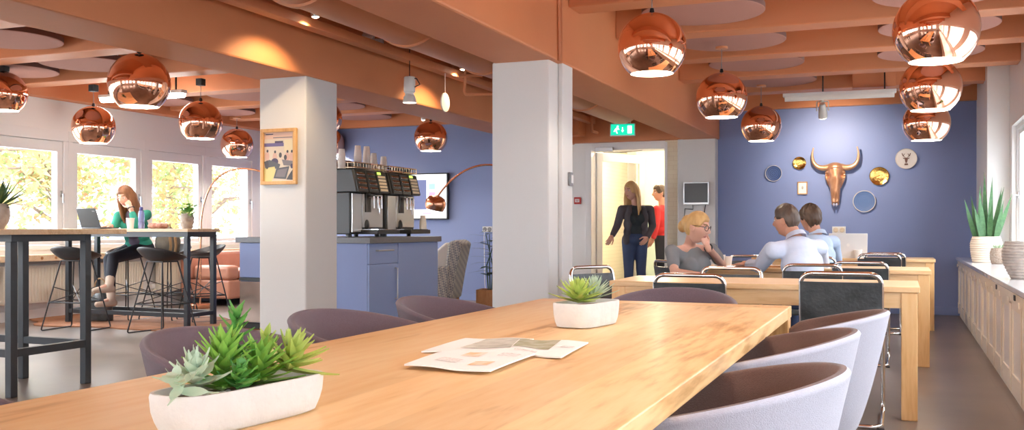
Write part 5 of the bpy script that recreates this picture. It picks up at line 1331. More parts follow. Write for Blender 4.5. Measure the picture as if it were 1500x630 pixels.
blob(.36,.60,.12,.07,'ban2'); patch([(.0,.60),(.18,.56),(.55,.66),(.5,.74),(.05,.76)], 'desk'); patch([(.6,.56),(1,.60),(1,.70),(.66,.68)], 'gr'); patch([(0,.73),(.36,.70),(.40,.84),(.25,1),(0,1)], 'yel')
patch([(.42,.74),(.86,.70),(.74,.96),(.32,.94)], 'desk'); patch([(.46,.77),(.80,.74),(.70,.92),(.38,.91)], 'gr'); patch([(.86,.86),(1,.74),(1,.98),(.76,.97)], 'dark'); blob(.95,.70,.06,.05,'ban2'); blob(.1,.66,.06,.09,'dark')
pc.build('photograph', pm, e, smooth=0, fix=False)
MB().b2((-iw,-.012,-ih), (iw,-.001,ih)).build('backing', M['paper'], e, smooth=0)
# wall monitor on the pilaster
a, b = atY(1002, 267, 12.8), atY(1040, 300, 12.8)
e = empty('wall_monitor', ((a.x+b.x)/2, 12.76, (a.z+b.z)/2), 0, 'small switched-off monitor on the white pilaster behind the seated woman', 'screen'); w2, h2 = (b.x-a.x)/2, (a.z-b.z)/2
MB().b2((-w2,-.02,-h2), (w2,.02,h2)).build('bezel', M['steel'], e, bevel=.005)
MB().b2((-w2+.018,-.0235,-h2+.03), (w2-.018,-.019,h2-.018)).build('screen', mat('off_screen', (.035,.03,.03,1), .25), e, smooth=0)
MB().b2((-.06,.02,-.06), (.06,.038,.06)).build('wall_bracket', M['black_metal'], e)
MB().tube([(-.05,.015,-h2),(-.05,.025,-h2-.06),(-.16,.03,-h2-.05),(-.17,.03,-h2-.16),(.0,.03,-h2-.18),(.1,.03,-h2-.10),(.12,.015,-h2)], .006, 8).build('cable', M['black_metal'], e)
e = empty('light_switch', (-2.262, 6.70, 1.44), 0, 'small grey switch on the window-facing side of the second column', 'switch')
MB().b2((0,-.035,-.05), (.018,.035,.05)).build('plate', M['grey_plastic'], e, bevel=.004); MB().b2((.018,-.02,-.03), (.024,.02,.03)).build('rocker', M['white_plastic'], e, bevel=.002)
# fire call point
c0 = atY(846, 294, 12.97)
e = empty('fire_alarm_sign', (c0.x, 12.967, c0.z), 0, 'small red fire call point on the white wall left of the door', 'alarm'); MB().box((0,0,0), (.10,.025,.10)).build('housing', M['red'], e, bevel=.008)
MB().box((0,-.0135,.0), (.065,.004,.045)).build('label_plate', M['white_plastic'], e, bevel=.001)
MB().box((0,-.016,.008), (.045,.002,.007)).box((0,-.016,-.008), (.035,.002,.007)).build('label_marks', M['red'], e, smooth=0)
# double socket under the skull
c0 = atY(1229, 337, 13.0)
e = empty('socket_plate', (c0.x, 12.988, c0.z), 0, 'white double socket on the blue wall below the bull skull', 'socket')
MB().box((0,0,0), (.165,.02,.09)).build('plate', M['white_plastic'], e, bevel=.004)
for s in (-1, 1): MB().lathe([(0,.006),(.024,.006),(.028,.0),(.028,.004),(.032,.004),(.032,-.004)], 20, Matrix.Translation((s*.038,-.012,0)) @ Matrix.Rotation(PI/2, 4, 'X')).build('socket', mat('cream_plastic', (.70,.60,.45,1), .5), e)
# plates
WX = Matrix.Rotation(PI/2, 4, 'X')   # local z of the lathe -> -y (towards the room)
def ring_mat(name, cols, scale, rough, metal=0):
    m = bpy.data.materials.new(name); m.use_nodes = True; nt = m.node_tree; b = nt.nodes['Principled BSDF']; N = nt.nodes.new; L = nt.links.new
    tc = N('ShaderNodeTexCoord'); w = N('ShaderNodeTexWave'); w.wave_type = 'RINGS'; w.rings_direction = 'Y'; w.inputs['Scale'].default_value = scale; w.inputs['Distortion'].default_value = 1.2; w.inputs['Detail'].default_value = 3; w.inputs['Detail Scale'].default_value = 6
    r = N('ShaderNodeValToRGB'); r.color_ramp.elements[0].color = (*cols[0],1); r.color_ramp.elements[1].color = (*cols[1],1)
    L(tc.outputs['Object'], w.inputs['Vector']); L(w.outputs['Fac'], r.inputs[0]); L(r.outputs[0], b.inputs['Base Color']); b.inputs['Roughness'].default_value = rough; b.inputs['Metallic'].default_value = metal
    return m
M['plate_blue'] = ring_mat('blue_glazed_plate', ((.03,.06,.18),(.07,.13,.32)), 14, .5)
M['plate_pattern'] = ring_mat('blue_patterned_plate', ((.03,.08,.27),(.20,.32,.58)), 26, .5)
M['gold'] = mat('polished_gold', (.80,.52,.15,1), .18, metal=1, bump=(40,.3)); M['plate_white'] = mat('white_porcelain', (.74,.70,.67,1), .3); M['dark_gold'] = mat('dark_bronze_print', (.16,.08,.06,1), .5)
def plate(px, py, rpx, rim, face, label, name='wall_plate', depth=.025):
    c0 = atY(px, py, 12.97); dd = (c0.x*-sy+c0.y*cy); r = rpx*dd/F
    e = empty(name, (c0.x, 12.995, c0.z), 0, label, 'plate', 'decorative plates on the blue wall')
    MB().lathe([(0,.0),(r*.6,.0),(r*.96,depth*.8),(r,depth),(r*.97,depth+.004),(r*.92,depth*.9)], 48, WX).build('rim', rim, e, smooth=50)
    MB().lathe([(r*.92,depth*.9),(r*.62,depth*.45),(r*.55,depth*.4),(0,depth*.4)], 48, WX).build('plate_face', face, e, smooth=50)
    return e, r, depth
plate(1133, 254, 12, M['plate_white'], M['plate_blue'], 'plain blue plate with white rim left of the bull skull')
plate(1171, 239, 9.5, M['gold'], M['gold'], 'smallest gold plate up left of the bull skull')
plate(1288, 258, 13.5, M['gold'], M['gold'], 'larger gold plate right of the bull skull')
plate(1266, 295, 16, M['plate_white'], M['plate_pattern'], 'blue and white patterned plate below right of the bull skull')
e, r, dp = plate(1327.5, 232.5, 15, M['plate_white'], M['plate_white'], 'white plate with a dark horned deer head, highest on the right')
m = MB(); y0 = -.014
def fl(poly): m.prism([(x*r, z*r) for x, z in poly], Matrix.Translation((0,y0,0)) @ WX, .003)
fl([(-.10,.10),(.10,.10),(.14,-.05),(.07,-.40),(-.07,-.40),(-.14,-.05)]); fl([(-.10,.08),(-.30,.10),(-.26,.0),(-.13,-.02)]); fl([(.10,.08),(.30,.10),(.26,.0),(.13,-.02)]); fl([(-.13,-.45),(.13,-.45),(.18,-.62),(-.18,-.62)])
for s in (-1, 1):
    fl([(s*.05,.10),(s*.10,.10),(s*.34,.30),(s*.42,.55),(s*.36,.55),(s*.28,.34)][::s]); fl([(s*.26,.25),(s*.31,.29),(s*.16,.50),(s*.12,.48)][::s])
m.build('deer_emblem', M['dark_gold'], e, smooth=0)
# little framed picture
c0 = atY(1175.5, 275.5, 12.98)
e = empty('picture_frame', (c0.x, 12.99, c0.z), 0, 'tiny white framed picture left of the bull skull\'s muzzle', 'picture')
f = MB(); a, b, fw = .062, .082, .012
f.b2((-a,-.02,-b), (a,.005,-b+fw)); f.b2((-a,-.02,b-fw), (a,.005,b)); f.b2((-a,-.02,-b+fw), (-a+fw,.005,b-fw)); f.b2((a-fw,-.02,-b+fw), (a,.005,b-fw)); f.build('frame', M['frame_wood'], e, smooth=0, bevel=.002)
MB().b2((-a+fw,-.010,-b+fw), (a-fw,.004,b-fw)).build('mat_board', M['paper'], e, smooth=0)
mm = MB(); mm.prism([(.012*math.cos(k*PI/6), .024*math.sin(k*PI/6)) for k in range(12)], Matrix.Translation((0,-.011,.005)) @ WX, .001); mm.build('picture_motif', M['print_grey'], e, smooth=0)
# ---- bull skull in copper
c0 = atY(1224, 262, 12.98)
e = empty('bull_skull', (c0.x, 12.99, c0.z), 0, 'copper bull skull with two curved horns in the middle of the blue wall', 'wall ornament')
m = MB()
m.sph((0,-.075,.135), (.105,.07,.075), 24, 14); m.b2((-.09,-.10,.10), (.09,-.01,.18))
m.tube([(0,-.07,.12), (0,-.085,.02), (0,-.085,-.10), (0,-.075,-.22), (0,-.06,-.30)], [.095,.088,.066,.056,.050], 18)
for s in (-1, 1):
    m.tube([(s*.09,-.07,.05), (s*.085,-.06,-.02), (s*.05,-.05,-.12)], [.042,.03,.02], 12)   # cheek and brow
    m.sph((s*.092,-.075,.075), (.035,.03,.03), 12, 8); m.sph((s*.025,-.055,-.315), (.024,.03,.03), 12, 8)
vs, fs = remesh(m, .007, 5)
q = MB(); q.add(vs, fs)
for i in range(len(q.v)):      # eye sockets and nose slits pressed into the bone
    x, y, z = q.v[i]
    g = math.exp(-((abs(x)-.088)/.028)**2-((z-.035)/.030)**2)*.045+math.exp(-((abs(x)-.018)/.012)**2-((z+.24)/.05)**2)*.02
    if y < -.02: q.v[i] = (x, y+g, z)
q.build('skull', mat('satin_copper_bone', (.86,.48,.28,1), .3, metal=.7, noise=(9,(.66,.30,.15),.5), bump=(22,.3)), e, smooth=60)
M['horn'] = mat('pale_copper_horn', (.80,.50,.30,1), .35, metal=.6, noise=(10,(.62,.32,.16),.5), bump=(30,.3))
for s in (-1, 1):
    pts = bez((s*.06,-.07,.155), (s*.20,-.06,.10), (s*.325,-.07,.18), (s*.265,-.10,.40), 18); rs = [.040*(1-.86*(i/18)**1.3)+.002 for i in range(19)]
    MB().tube(pts, rs, 14).build('horn', M['horn'], e, smooth=60)
m = MB()
for s in (-1, 1): m.sph((s*.016,-.085,-.335), (.014,.014,.022), 10, 8)
m.build('teeth', mat('bluish_teeth', (.55,.55,.70,1), .4), e)
# ================================================================== PEOPLE
RV = V((cy, sy, 0)); AV = V((-sy, cy, 0)); UV = V((0,0,1))      # right, away, up as seen by the visitor
def cdir(r, a, u=0): return (RV*r+AV*a+UV*u).normalized()
def skin_mat(name, c):
    m = mat(name, c, .5, spec=.35, noise=(9,(c[0]*.92,c[1]*.84,c[2]*.8),.4)); m.node_tree.nodes['Principled BSDF'].inputs['Subsurface Weight'].default_value = .08
    m.node_tree.nodes['Principled BSDF'].inputs['Subsurface Radius'].default_value = (.02,.008,.004); return m
M['skin_f'] = skin_mat('fair_skin', (.72,.43,.33,1)); M['skin_m'] = skin_mat('tan_skin', (.62,.34,.24,1))
M['lip'] = mat('lip', (.52,.20,.18,1), .4); M['brow_l'] = mat('light_brow', (.28,.16,.08,1), .8); M['brow_d'] = mat('dark_brow', (.08,.05,.03,1), .8)
M['eye_w'] = mat('eye_white', (.78,.76,.73,1), .2); M['iris'] = mat('iris', (.06,.05,.04,1), .15)
def hair_mat(name, a, b): return mat(name, (*a,1), .45, noise=(26,b,.5,4), bump=(40,.7), scale_vec=(1,1,.12))
M['hair_blond'] = hair_mat('blond_hair', (.72,.47,.20), (.50,.28,.10)); M['hair_auburn'] = hair_mat('light_auburn_hair', (.30,.13,.055), (.15,.06,.025))
M['hair_brown'] = hair_mat('dark_brown_hair', (.11,.065,.04), (.055,.032,.02)); M['hair_grey'] = hair_mat('greying_brown_hair', (.14,.095,.07), (.06,.042,.033))
def ss(a, b, x): t = max(0, min(1, (x-a)/(b-a))); return t*t*(3-2*t)
def head_pt(n):
    nx, ny, nz = n
    x, y, z = .074*nx, .096*ny, .118*nz
    if nz < -.05:
        t = (-nz-.05)/.95; x *= 1-.36*t**1.15
        if ny < 0: y *= 1-.50*t
        else: y *= 1+.02*t
    if nz > 0: x *= 1+.03*nz
    if ny > 0:
        y *= .97
        f = ss(.15,.6,ny)
        g = lambda cx, cz, sx, sz: math.exp(-((x-cx)/sx)**2-((z-cz)/sz)**2)
        y += f*(.021*g(0,-.020,.0125,.017)+.012*g(0,.002,.009,.022)+.005*(g(.013,-.026,.008,.008)+g(-.013,-.026,.008,.008)))
        y -= f*.0085*(g(.031,.012,.015,.011)+g(-.031,.012,.015,.011))
        y += f*.0035*(g(.03,.033,.022,.008)+g(-.03,.033,.022,.008))
        y += f*(.0045*g(0,-.051,.020,.005)+.005*g(0,-.062,.017,.005)-.002*g(0,-.0565,.022,.0018)-.003*g(0,-.072,.02,.006)+.008*g(0,-.092,.02,.014))
        y += f*.003*(g(.045,-.02,.02,.02)+g(-.045,-.02,.02,.02))
    return V((x, y, z))
def frame3(right, fwd, up): return Matrix((right, fwd, up)).transposed()
def head_frame(fwd, tilt_up=UV, roll=0):
    f = V(fwd).normalized(); r = f.cross(tilt_up).normalized(); u = r.cross(f)
    m = frame3(r, f, u)
    return m @ Matrix.Rotation(roll, 3, 'Y') if roll else m
def add_head(mb, c, m3, sc=1):
    X = Matrix.Translation(c) @ m3.to_4x4() @ Matrix.Scale(sc, 4)
    n, m = 72, 60; vs = []; dirs = []
    for i in range(m+1):
        t = PI*i/m
        for k in range(n):
            a = 2*PI*k/n; d = (math.sin(t)*math.sin(a), math.sin(t)*math.cos(a), math.cos(t)); vs.append(head_pt(d))
    faces = {0:[],1:[],2:[]}
    for i in range(m):
        for k in range(n):
            f = (i*n+k, (i+1)*n+k, (i+1)*n+(k+1) % n, i*n+(k+1) % n); q = sum((vs[j] for j in f), V((0,0,0)))/4
            s = 0
            if q.y > .05:
                if abs(q.x) < .023 and abs(q.z+.0565) < .010*(1-(abs(q.x)/.026)**2): s = 1
                elif .011 < abs(q.x) < .048 and abs(q.z-.036+.05*max(0, abs(q.x)-.034)) < .0042: s = 2
            faces[s].append(f)
    o = len(mb.v)
    for s in (0,1,2):
        mb.slot(s); mb.f += [tuple(j+o for j in f) for f in faces[s]]; mb.m += [s]*len(faces[s])
    mb.v += [tuple(X @ p) for p in vs]
    for s in (-1, 1):
        mb.slot(0); mb.add(*_tmp_sph((s*.075,-.008,-.004), (.010,.020,.031)), X)
        mb.add(*_tmp_sph((s*.080,-.014,.006), (.008,.012,.020)), X)
        e = V((s*.031,.0765,.0125)); mb.slot(3); mb.add(*_tmp_sph(e, (.0125,.0115,.0068)), X); mb.slot(4); mb.add(*_tmp_sph(e+V((0,.0085,0)), (.0055,.0042,.0055)), X)
    mb.slot(0); return X
def _tmp_sph(c, r):
    t = MB().sph(c, r, 14, 10); return t.v, t.f
def hair_cap(X, mask, thick, m, parent, name='hair', extra=None, voxel=None, noise=.004):
    n, mm = 64, 48; b = MB(); vs = []; rnd = random.Random(2)
    for i in range(mm+1):
        t = PI*i/mm
        for k in range(n):
            a = 2*PI*k/n; d = V((math.sin(t)*math.sin(a), math.sin(t)*math.cos(a), math.cos(t))); p = head_pt(d); w = mask(d, p)
            nz_ = noise*(math.sin(11*a+3*math.sin(5*t))+math.sin(17*a+7*t))*.5
            vs.append(p*(.955)+d*((thick(d) if callable(thick) else thick)+nz_)*w + p*.045*w)
    b.add(vs, [(i*n+k, (i+1)*n+k, (i+1)*n+(k+1) % n, i*n+(k+1) % n) for i in range(mm) for k in range(n)])
    if extra: extra(b)
    if voxel:
        v_, f_ = remesh(b, voxel, 3, .4); b = MB(); b.add(v_, f_)
    q = MB(); q.add(b.v, b.f, X); return q.build(name, m, parent, smooth=70)
def hand(mb, wr, d, nrm, side, curl=.5, spread=.12, sc=1.0, thumb=.6):
    """wr wrist, d pointing direction, nrm back-of-hand normal, side +1 when the thumb is at d x nrm"""
    d = V(d).normalized(); nrm = (V(nrm)-d*V(nrm).dot(d)).normalized(); s_ = d.cross(nrm)*side
    t = MB(); wr = V(wr)
    m3 = frame3(s_, d, nrm)
    if m3.determinant() < 0: m3 = frame3(-s_, d, nrm)
    t.sph(wr+d*.050*sc, V((.038,.052,.0155))*sc, 18, 12, m3); t.cap(wr-d*.03*sc, wr+d*.02*sc, .025*sc, .027*sc, 12)
    for i, (off, L_, r) in enumerate(((.029,.070,.0088),(.0098,.080,.0090),(-.0095,.074,.0086),(-.027,.058,.0076))):
        b0 = wr+d*(.088-(.006 if i in (0,3) else 0)-(.006 if i == 3 else 0))*sc+s_*off*sc; a = 0; p = b0-d*.02*sc; dd = (d+s_*off*spread*8).normalized()
        pts = [p, b0]; 
        for j, fr in enumerate((.45,.32,.23)):
            a += curl*(.55,.75,.5)[j]*(1+.06*i); v = dd*math.cos(a)-nrm*math.sin(a); pts.append(pts[-1]+v*L_*fr*sc)
        rr = [r*1.05, r*1.05, r, r*.93, r*.82]
        for j in range(4): t.cap(pts[j], pts[j+1], rr[j]*sc, rr[j+1]*sc, 10)
    b0 = wr+d*.022*sc+s_*.024*sc; v1 = (d*.70+s_*.72-nrm*.25*thumb).normalized(); v2 = (d*.92+s_*.30-nrm*.45*thumb).normalized()
    t.cap(b0, b0+v1*.042*sc, .0135*sc, .0115*sc, 10); t.cap(b0+v1*.042*sc, b0+v1*.042*sc+v2*.032*sc, .0112*sc, .0098*sc, 10); t.cap(b0+v1*.042*sc+v2*.032*sc, b0+v1*.042*sc+v2*.058*sc, .0098*sc, .008*sc, 10)
    v_, f_ = remesh(t, .0036, 3, .4); mb.add(v_, f_)
def figure(label, J, sex, mats, sleeve, legs='trousers', top_loose=.014, hands=None, hsc=1.0, head_roll=0, group=None, scale=1.0, neck_r=.05, collar=False, open_neck=False, top_low=True):
    """J: pel, neck, head, headf, lsh, rsh, lel, rel, lwr, rwr, lkn, rkn, lan, ran, lto, rto"""
    g = scale
    up = (J['neck']-J['pel']).normalized(); right = (J['rsh']-J['lsh']); right = (right-up*right.dot(up)).normalized(); fwd = up.cross(right)
    m3 = frame3(right, fwd, up); tl = (J['neck']-J['pel']).length
    f = sex == 'f'
    def torso(t, inf, low=True, high=True):
        P = lambda h, df=0, dr=0: J['pel']+up*tl*h+fwd*df+right*dr
        S = lambda h, r, df=0, dr=0: t.sph(P(h, df, dr), [q*g+inf for q in r], 22, 14, m3)
        if low: S(0, (.160,.120,.115) if f else (.152,.118,.115))
        S(.27, (.128,.098,.13) if f else (.145,.108,.13)); S(.55, (.140,.102,.16) if f else (.168,.115,.17)); 
        if high:
            S(.80 if not (open_neck and inf > .01) else .73, (.125,.080,.09) if f else (.150,.090,.10), -.005)
            for s in ('lsh','rsh'): t.cap(J['neck']-up*(.055 if not open_neck or inf < .01 else .09)+(J[s]-J['neck'])*(.40 if open_neck and inf > .01 else 0), J[s]-up*.012, .052*g+inf*.7, (.048 if f else .056)*g+inf*.7, 14)
            if f:
                for s in (-1, 1): S(.60, (.060,.060,.060), .075, s*.062)
    def arm(t, s, inf, a=0, b=1, taper=0):
        sh, el, wr = J[s+'sh'], J[s+'el'], J[s+'wr']; k = .94 if f else 1.08
        if b > 0: 
            e = min(b, .5)/.5; q = sh+(el-sh)*e; t.cap(sh, q, .046*k*g+inf, (.046-.008*e)*k*g+inf, 14)
        if b > .5: e = (b-.5)/.5; q = el+(wr-el)*e; t.cap(el, q, .038*k*g+inf, (.038-.0115*e)*k*g+inf*.9, 14)
    hips = {'l': J['pel']-right*.088*g-up*.03, 'r': J['pel']+right*.088*g-up*.03}
    def leg(t, s, inf, b=1):
        t.cap(hips[s], J[s+'kn'], .082*g+inf, .055*g+inf, 16)
        kn, an = J[s+'kn'], J[s+'an']; q = kn+(an-kn)*b
        t.cap(kn, kn+(an-kn)*.35, .054*g+inf, .050*g+inf, 14); t.cap(kn+(an-kn)*.35, q, .050*g+inf, (.050-(.017*(b-.35)/.65))*g+inf, 14)
    B = MB(); torso(B, -.006)
    hb = J['head']+head_frame(J['headf'], J.get('headup', UV), head_roll) @ V((0,-.030,-.055))*hsc
    B.cap(J['neck']-up*.03, hb, neck_r*(.92 if f else 1.08)*g, neck_r*(.88 if f else 1.04)*g, 16)
    for s in 'lr': arm(B, s, 0); leg(B, s, -.004); B.cap(J[s+'an'], J[s+'to'], .032*g, .026*g, 12)
    v_, f_ = remesh(B, .0095, 5); B = MB(); B.add(v_, f_)
    X = add_head(B, J['head'], head_frame(J['headf'], J.get('headup', UV), head_roll), hsc)
    for s, (d, n_, sd, cu_, sp_) in (hands or {}).items(): hand(B, J[s+'wr'], d, n_, sd, cu_, sp_, .95 if f else 1.05)
    root = B.build('person', [mats['skin'], M['lip'], mats['brow'], M['eye_w'], M['iris']], smooth=70, fix=False)
    tag(root, label, 'person', group)
    t = MB(); torso(t, top_loose, low=top_low)
    for s in 'lr': arm(t, s, top_loose*.9, 0, sleeve)
    v_, f_ = remesh(t, .009, 4)
    # gentle folds in the cloth
    o_ = []
    for p in v_:
        q = V(p); h = (q-J['pel']).dot(up); a = (q-J['pel']).dot(right)
        k = .0035*math.sin(38*h+14*a)+.0025*math.sin(25*a-31*h+2); o_.append(tuple(q+(q-J['pel']-up*h).normalized()*k))
    t = MB(); t.add(o_, f_); t.build(mats.get('top_name', 'shirt'), mats['top'], root, smooth=70)
    t = MB()
    t.sph(J['pel'], [.165*g+.006, .125*g+.006, .115*g], 22, 14, m3)
    for s in 'lr': leg(t, s, .012, .95)
    v_, f_ = remesh(t, .010, 4); t = MB(); t.add(v_, f_); t.build('trousers' if legs == 'trousers' else legs, mats['legs'], root, smooth=70)
    for s in 'lr':
        t = MB(); an, to = J[s+'an'], J[s+'to']; d = (to-an); d.z *= .3; d.normalize()
        t.cap(an, an+V((0,0,-.03)), .044*g, .042*g, 12); t.cap(an+V((0,0,-.045))-d*.03, to, .040*g, .034*g, 14); 
        if mats.get('boot'): t.cap(an+(J[s+'kn']-an).normalized()*.10, an, .052*g, .046*g, 14)
        v_, f_ = remesh(t, .008, 4); t = MB(); t.add(v_, f_); t.build('boot' if mats.get('boot') else 'shoe', mats['shoe'], root, smooth=70)
    if collar:
        pts = []
        for k in range(15):
            a = -PI*.86+k*PI*1.72/14; pts.append(J['neck']+up*(.030+.012*math.cos(a))+(right*math.sin(a)*.066-fwd*math.cos(a)*.062)*1.05-fwd*.004)
        b = MB(); n_ = len(pts); vs = []
        for p in pts: o = (p-J['neck']); o = (o-up*o.dot(up)).normalized(); vs += [p-up*.028+o*.012, p+up*.012, p+up*.010+o*.006, p-up*.030+o*.022]
        fs = []
        for k in range(n_-1):
            for j in range(4): fs.append((k*4+j, k*4+(j+1) % 4, k*4+4+(j+1) % 4, k*4+4+j))
        fs += [(0,1,2,3), ((n_-1)*4+3,(n_-1)*4+2,(n_-1)*4+1,(n_-1)*4)]
        b.add(vs, fs).build('collar', mats['top'], root, smooth=50)
    return root, X, dict(up=up, right=right, fwd=fwd)
def watch(root, wr, d, m):
    d = V(d).normalized(); q = d.to_track_quat('Z', 'Y'); pts = [wr+q @ V((math.cos(a)*.030, math.sin(a)*.030, 0)) for a in [2*PI*k/20 for k in range(20)]]
    b = MB().tube(pts, .007, 8, closed=True); b.sph(pts[3], (.016,.016,.010), 12, 8); b.build('watch', m, root)
def mask_hair(front, side, back, sideburn=.0):
    def m(d, p):
        # the hair line's height as one goes round the head
        a = math.atan2(abs(d.x), d.y)   # 0 front .. pi back
        z = front+(side-front)*ss(.55,1.15,a)+(back-side)*ss(1.5,2.3,a)
        w = ss(z-.010, z+.010, p.z)
        return w
    return m
# ------------------------------------------------------------------ the woman in the grey dress
M['dress'] = mat('grey_jersey', (.25,.26,.275,1), .85, bump=(220,.25), noise=(5,(.20,.21,.225),.4)); M['dark_tights'] = mat('dark_tights', (.05,.05,.06,1), .7); M['black_shoe'] = mat('black_shoe', (.02,.02,.02,1), .4)
d0 = 7.7
f0 = cdir(.55,-.83)
pel = at(1010, 400, 7.78); pel.z = .53
J = dict(pel=pel, neck=at(1010,355,7.70), head=at(1021,334,7.60), headf=cdir(.80,-.55,-.16), lsh=at(1043,366,7.78), rsh=at(984,368,7.58), lel=at(1058,388,7.92), rel=at(988,399,7.46),
         lwr=at(1036,361,7.56), rwr=at(1026,403,7.36), lkn=pel+cdir(.75,-.6)*.42+RV*.05+UV*-.01, rkn=pel+cdir(.55,-.83)*.43-RV*.06, headup=UV+RV*.10)
J['lan'] = V((J['lkn'].x, J['lkn'].y, .10)); J['ran'] = V((J['rkn'].x, J['rkn'].y, .10)); J['lto'] = J['lan']+f0*.16-UV*.055; J['rto'] = J['ran']+f0*.16-UV*.055
chin = J['head']+head_frame(J['headf']) @ V((0,.07,-.085))
hd = (chin-J['lwr']).normalized()
W1, X, fr = figure('woman with blond pinned-up hair and glasses in a grey short-sleeved dress, chin on her hand at the desks', J, 'f',
    dict(skin=M['skin_f'], brow=M['brow_l'], top=M['dress'], top_name='dress', legs=M['dark_tights'], shoe=M['black_shoe']), .30, 'tights',
    hands={'l': (hd*.9+UV*.3, cdir(.6,-.8), 1, 1.1, .05), 'r': (cdir(.9,-.3,-.05), UV, 1, .5, .1)}, hsc=1.02, neck_r=.050, open_neck=True)
W1['label'] = 'woman with blond pinned-up hair and glasses in a grey dress, chin on her hand'
def bun(b): b.sph((0,-.118,-.005), (.046,.042,.050), 18, 12); b.sph((0,-.09,.03), (.06,.045,.06), 16, 10)
hair_cap(X, mask_hair(.062,.012,-.065), lambda d: .012+.006*max(0,d.z), M['hair_blond'], W1, extra=bun, voxel=.006, noise=.002)
gl = MB()
for s in (-1, 1):
    gl.tube([X @ V((s*.033+.024*math.cos(a), .098-.010*abs(math.cos(a))*(math.cos(a)*s > 0), .010+.020*math.sin(a))) for a in [2*PI*k/22 for k in range(22)]], .0024, 8, closed=True)
    gl.tube([X @ V(p) for p in ((s*.056,.088,.016),(s*.078,.05,.018),(s*.083,-.01,.016))], .0022, 6)
gl.tube([X @ V(p) for p in ((-.009,.099,.014),(0,.103,.017),(.009,.099,.014))], .0022, 6)
gl.build('eyeglasses', M['black_plastic'], W1)
watch(W1, J['lwr']+(J['lel']-J['lwr']).normalized()*.03, J['lel']-J['lwr'], M['black_plastic'])
# ------------------------------------------------------------------ the two men
M['shirt_pale'] = mat('pale_blue_shirt', (.62,.69,.84,1), .75, bump=(14,.5), noise=(7,(.56,.63,.79),.4)); M['shirt_blue'] = mat('light_blue_shirt', (.47,.58,.76,1), .75, bump=(14,.5), noise=(7,(.42,.53,.70),.4)); M['jeans'] = mat('blue_jeans', (.035,.055,.13,1), .8, bump=(150,.2), noise=(4,(.065,.10,.21),.45)); M['brown_shoe'] = mat('brown_shoe', (.12,.06,.03,1), .4)
f1 = cdir(-.35,.94)
pel = at(1188, 400, 7.28); pel.z = .53
J = dict(pel=pel, neck=at(1166,350,7.46), head=at(1152,324,7.54), headf=cdir(-.72,.68,-.08), lsh=at(1131,366,7.36), rsh=at(1200,362,7.62), lel=at(1113,390,7.52), rel=at(1206,396,7.9), lwr=at(1094,396,7.80), rwr=at(1176,399,8.05),
         lkn=pel+f1*.43-RV*.10, rkn=pel+f1*.43+RV*.12)
for s in 'lr': J[s+'an'] = V((J[s+'kn'].x, J[s+'kn'].y, .10)); J[s+'to'] = J[s+'an']+f1*.17-UV*.055
J['lwr'].z = .785; J['rwr'].z = .785
P1, X, fr = figure('man with short brown hair in a pale shirt, arm on the desk', J, 'm',
    dict(skin=M['skin_m'], brow=M['brow_d'], top=M['shirt_pale'], legs=M['jeans'], shoe=M['brown_shoe']), .86,
    hands={'l': (cdir(-.75,.55,-.06), UV, 1, .45, .12), 'r': (cdir(-.8,.3,-.05), UV, -1, .6, .1)}, hsc=1.03, neck_r=.054, collar=True, top_loose=.017)
hair_cap(X, mask_hair(.070,.020,-.055), lambda d: .010+.010*max(0,d.z), M['hair_grey'], P1, noise=.002)
f2 = cdir(-.25,.96)
pel = at(1200, 400, 9.02); pel.z = .53
J = dict(pel=pel, neck=at(1197,345,9.1), head=at(1187,321,9.12), headf=cdir(-.5,.86,-.05), lsh=at(1168,354,9.02), rsh=at(1220,354,9.2), lel=at(1160,384,9.2), rel=at(1226,384,9.4), lwr=at(1158,386,9.48), rwr=at(1206,388,9.62),
         lkn=pel+f2*.43-RV*.10, rkn=pel+f2*.43+RV*.12)
for s in 'lr': J[s+'an'] = V((J[s+'kn'].x, J[s+'kn'].y, .10)); J[s+'to'] = J[s+'an']+f2*.17-UV*.055
P2, X, fr = figure('man with tousled dark hair and light blue shirt, farther back', J, 'm',
    dict(skin=M['skin_m'], brow=M['brow_d'], top=M['shirt_blue'], legs=M['jeans'], shoe=M['brown_shoe']), .95,
    hands={'l': (cdir(-.2,.9,-.1), UV, 1, .5, .12), 'r': (cdir(-.5,.8,-.1), UV, -1, .5, .1)}, hsc=1.03, neck_r=.054, collar=True, top_loose=.016)
hair_cap(X, mask_hair(.060,-.005,-.085), lambda d: .016+.012*max(0,d.z), M['hair_brown'], P2, noise=.006)
# ------------------------------------------------------------------ the woman with the laptop at the bar table
M['cardigan'] = mat('green_cardigan', (.03,.30,.22,1), .85, bump=(160,.3)); M['plum_top'] = mat('grey_plum_top', (.16,.13,.19,1), .85); M['dark_jeans'] = mat('dark_jeans', (.022,.026,.04,1), .8); M['beige_boot'] = mat('beige_suede', (.58,.47,.38,1), .8)
f3 = cdir(-.35,-.94)
pel = at(203, 372, 11.35); pel.z = .86
J = dict(pel=pel, neck=at(193,307,11.22), head=at(185,289,11.06), headf=cdir(-.30,-.93,-.30), lsh=at(215,314,11.2), rsh=at(174,316,11.2), lel=at(199,332,10.93), rel=at(166,338,11.08), lwr=at(191,303,10.96), rwr=at(160,334,10.82),
         lkn=at(166,378,10.95), rkn=at(160,380,11.05), headup=UV+RV*-.05)
J['lel'].z = 1.105; J['rwr'].z = 1.10
J['lan'] = at(160,418,10.72); J['ran'] = at(163,440,10.85); J['lto'] = J['lan']+cdir(-.75,-.6)*.15-UV*.05; J['rto'] = J['ran']+cdir(-.75,-.6)*.15-UV*.05
J['ran'].z = .27; J['rto'].z = .22; 
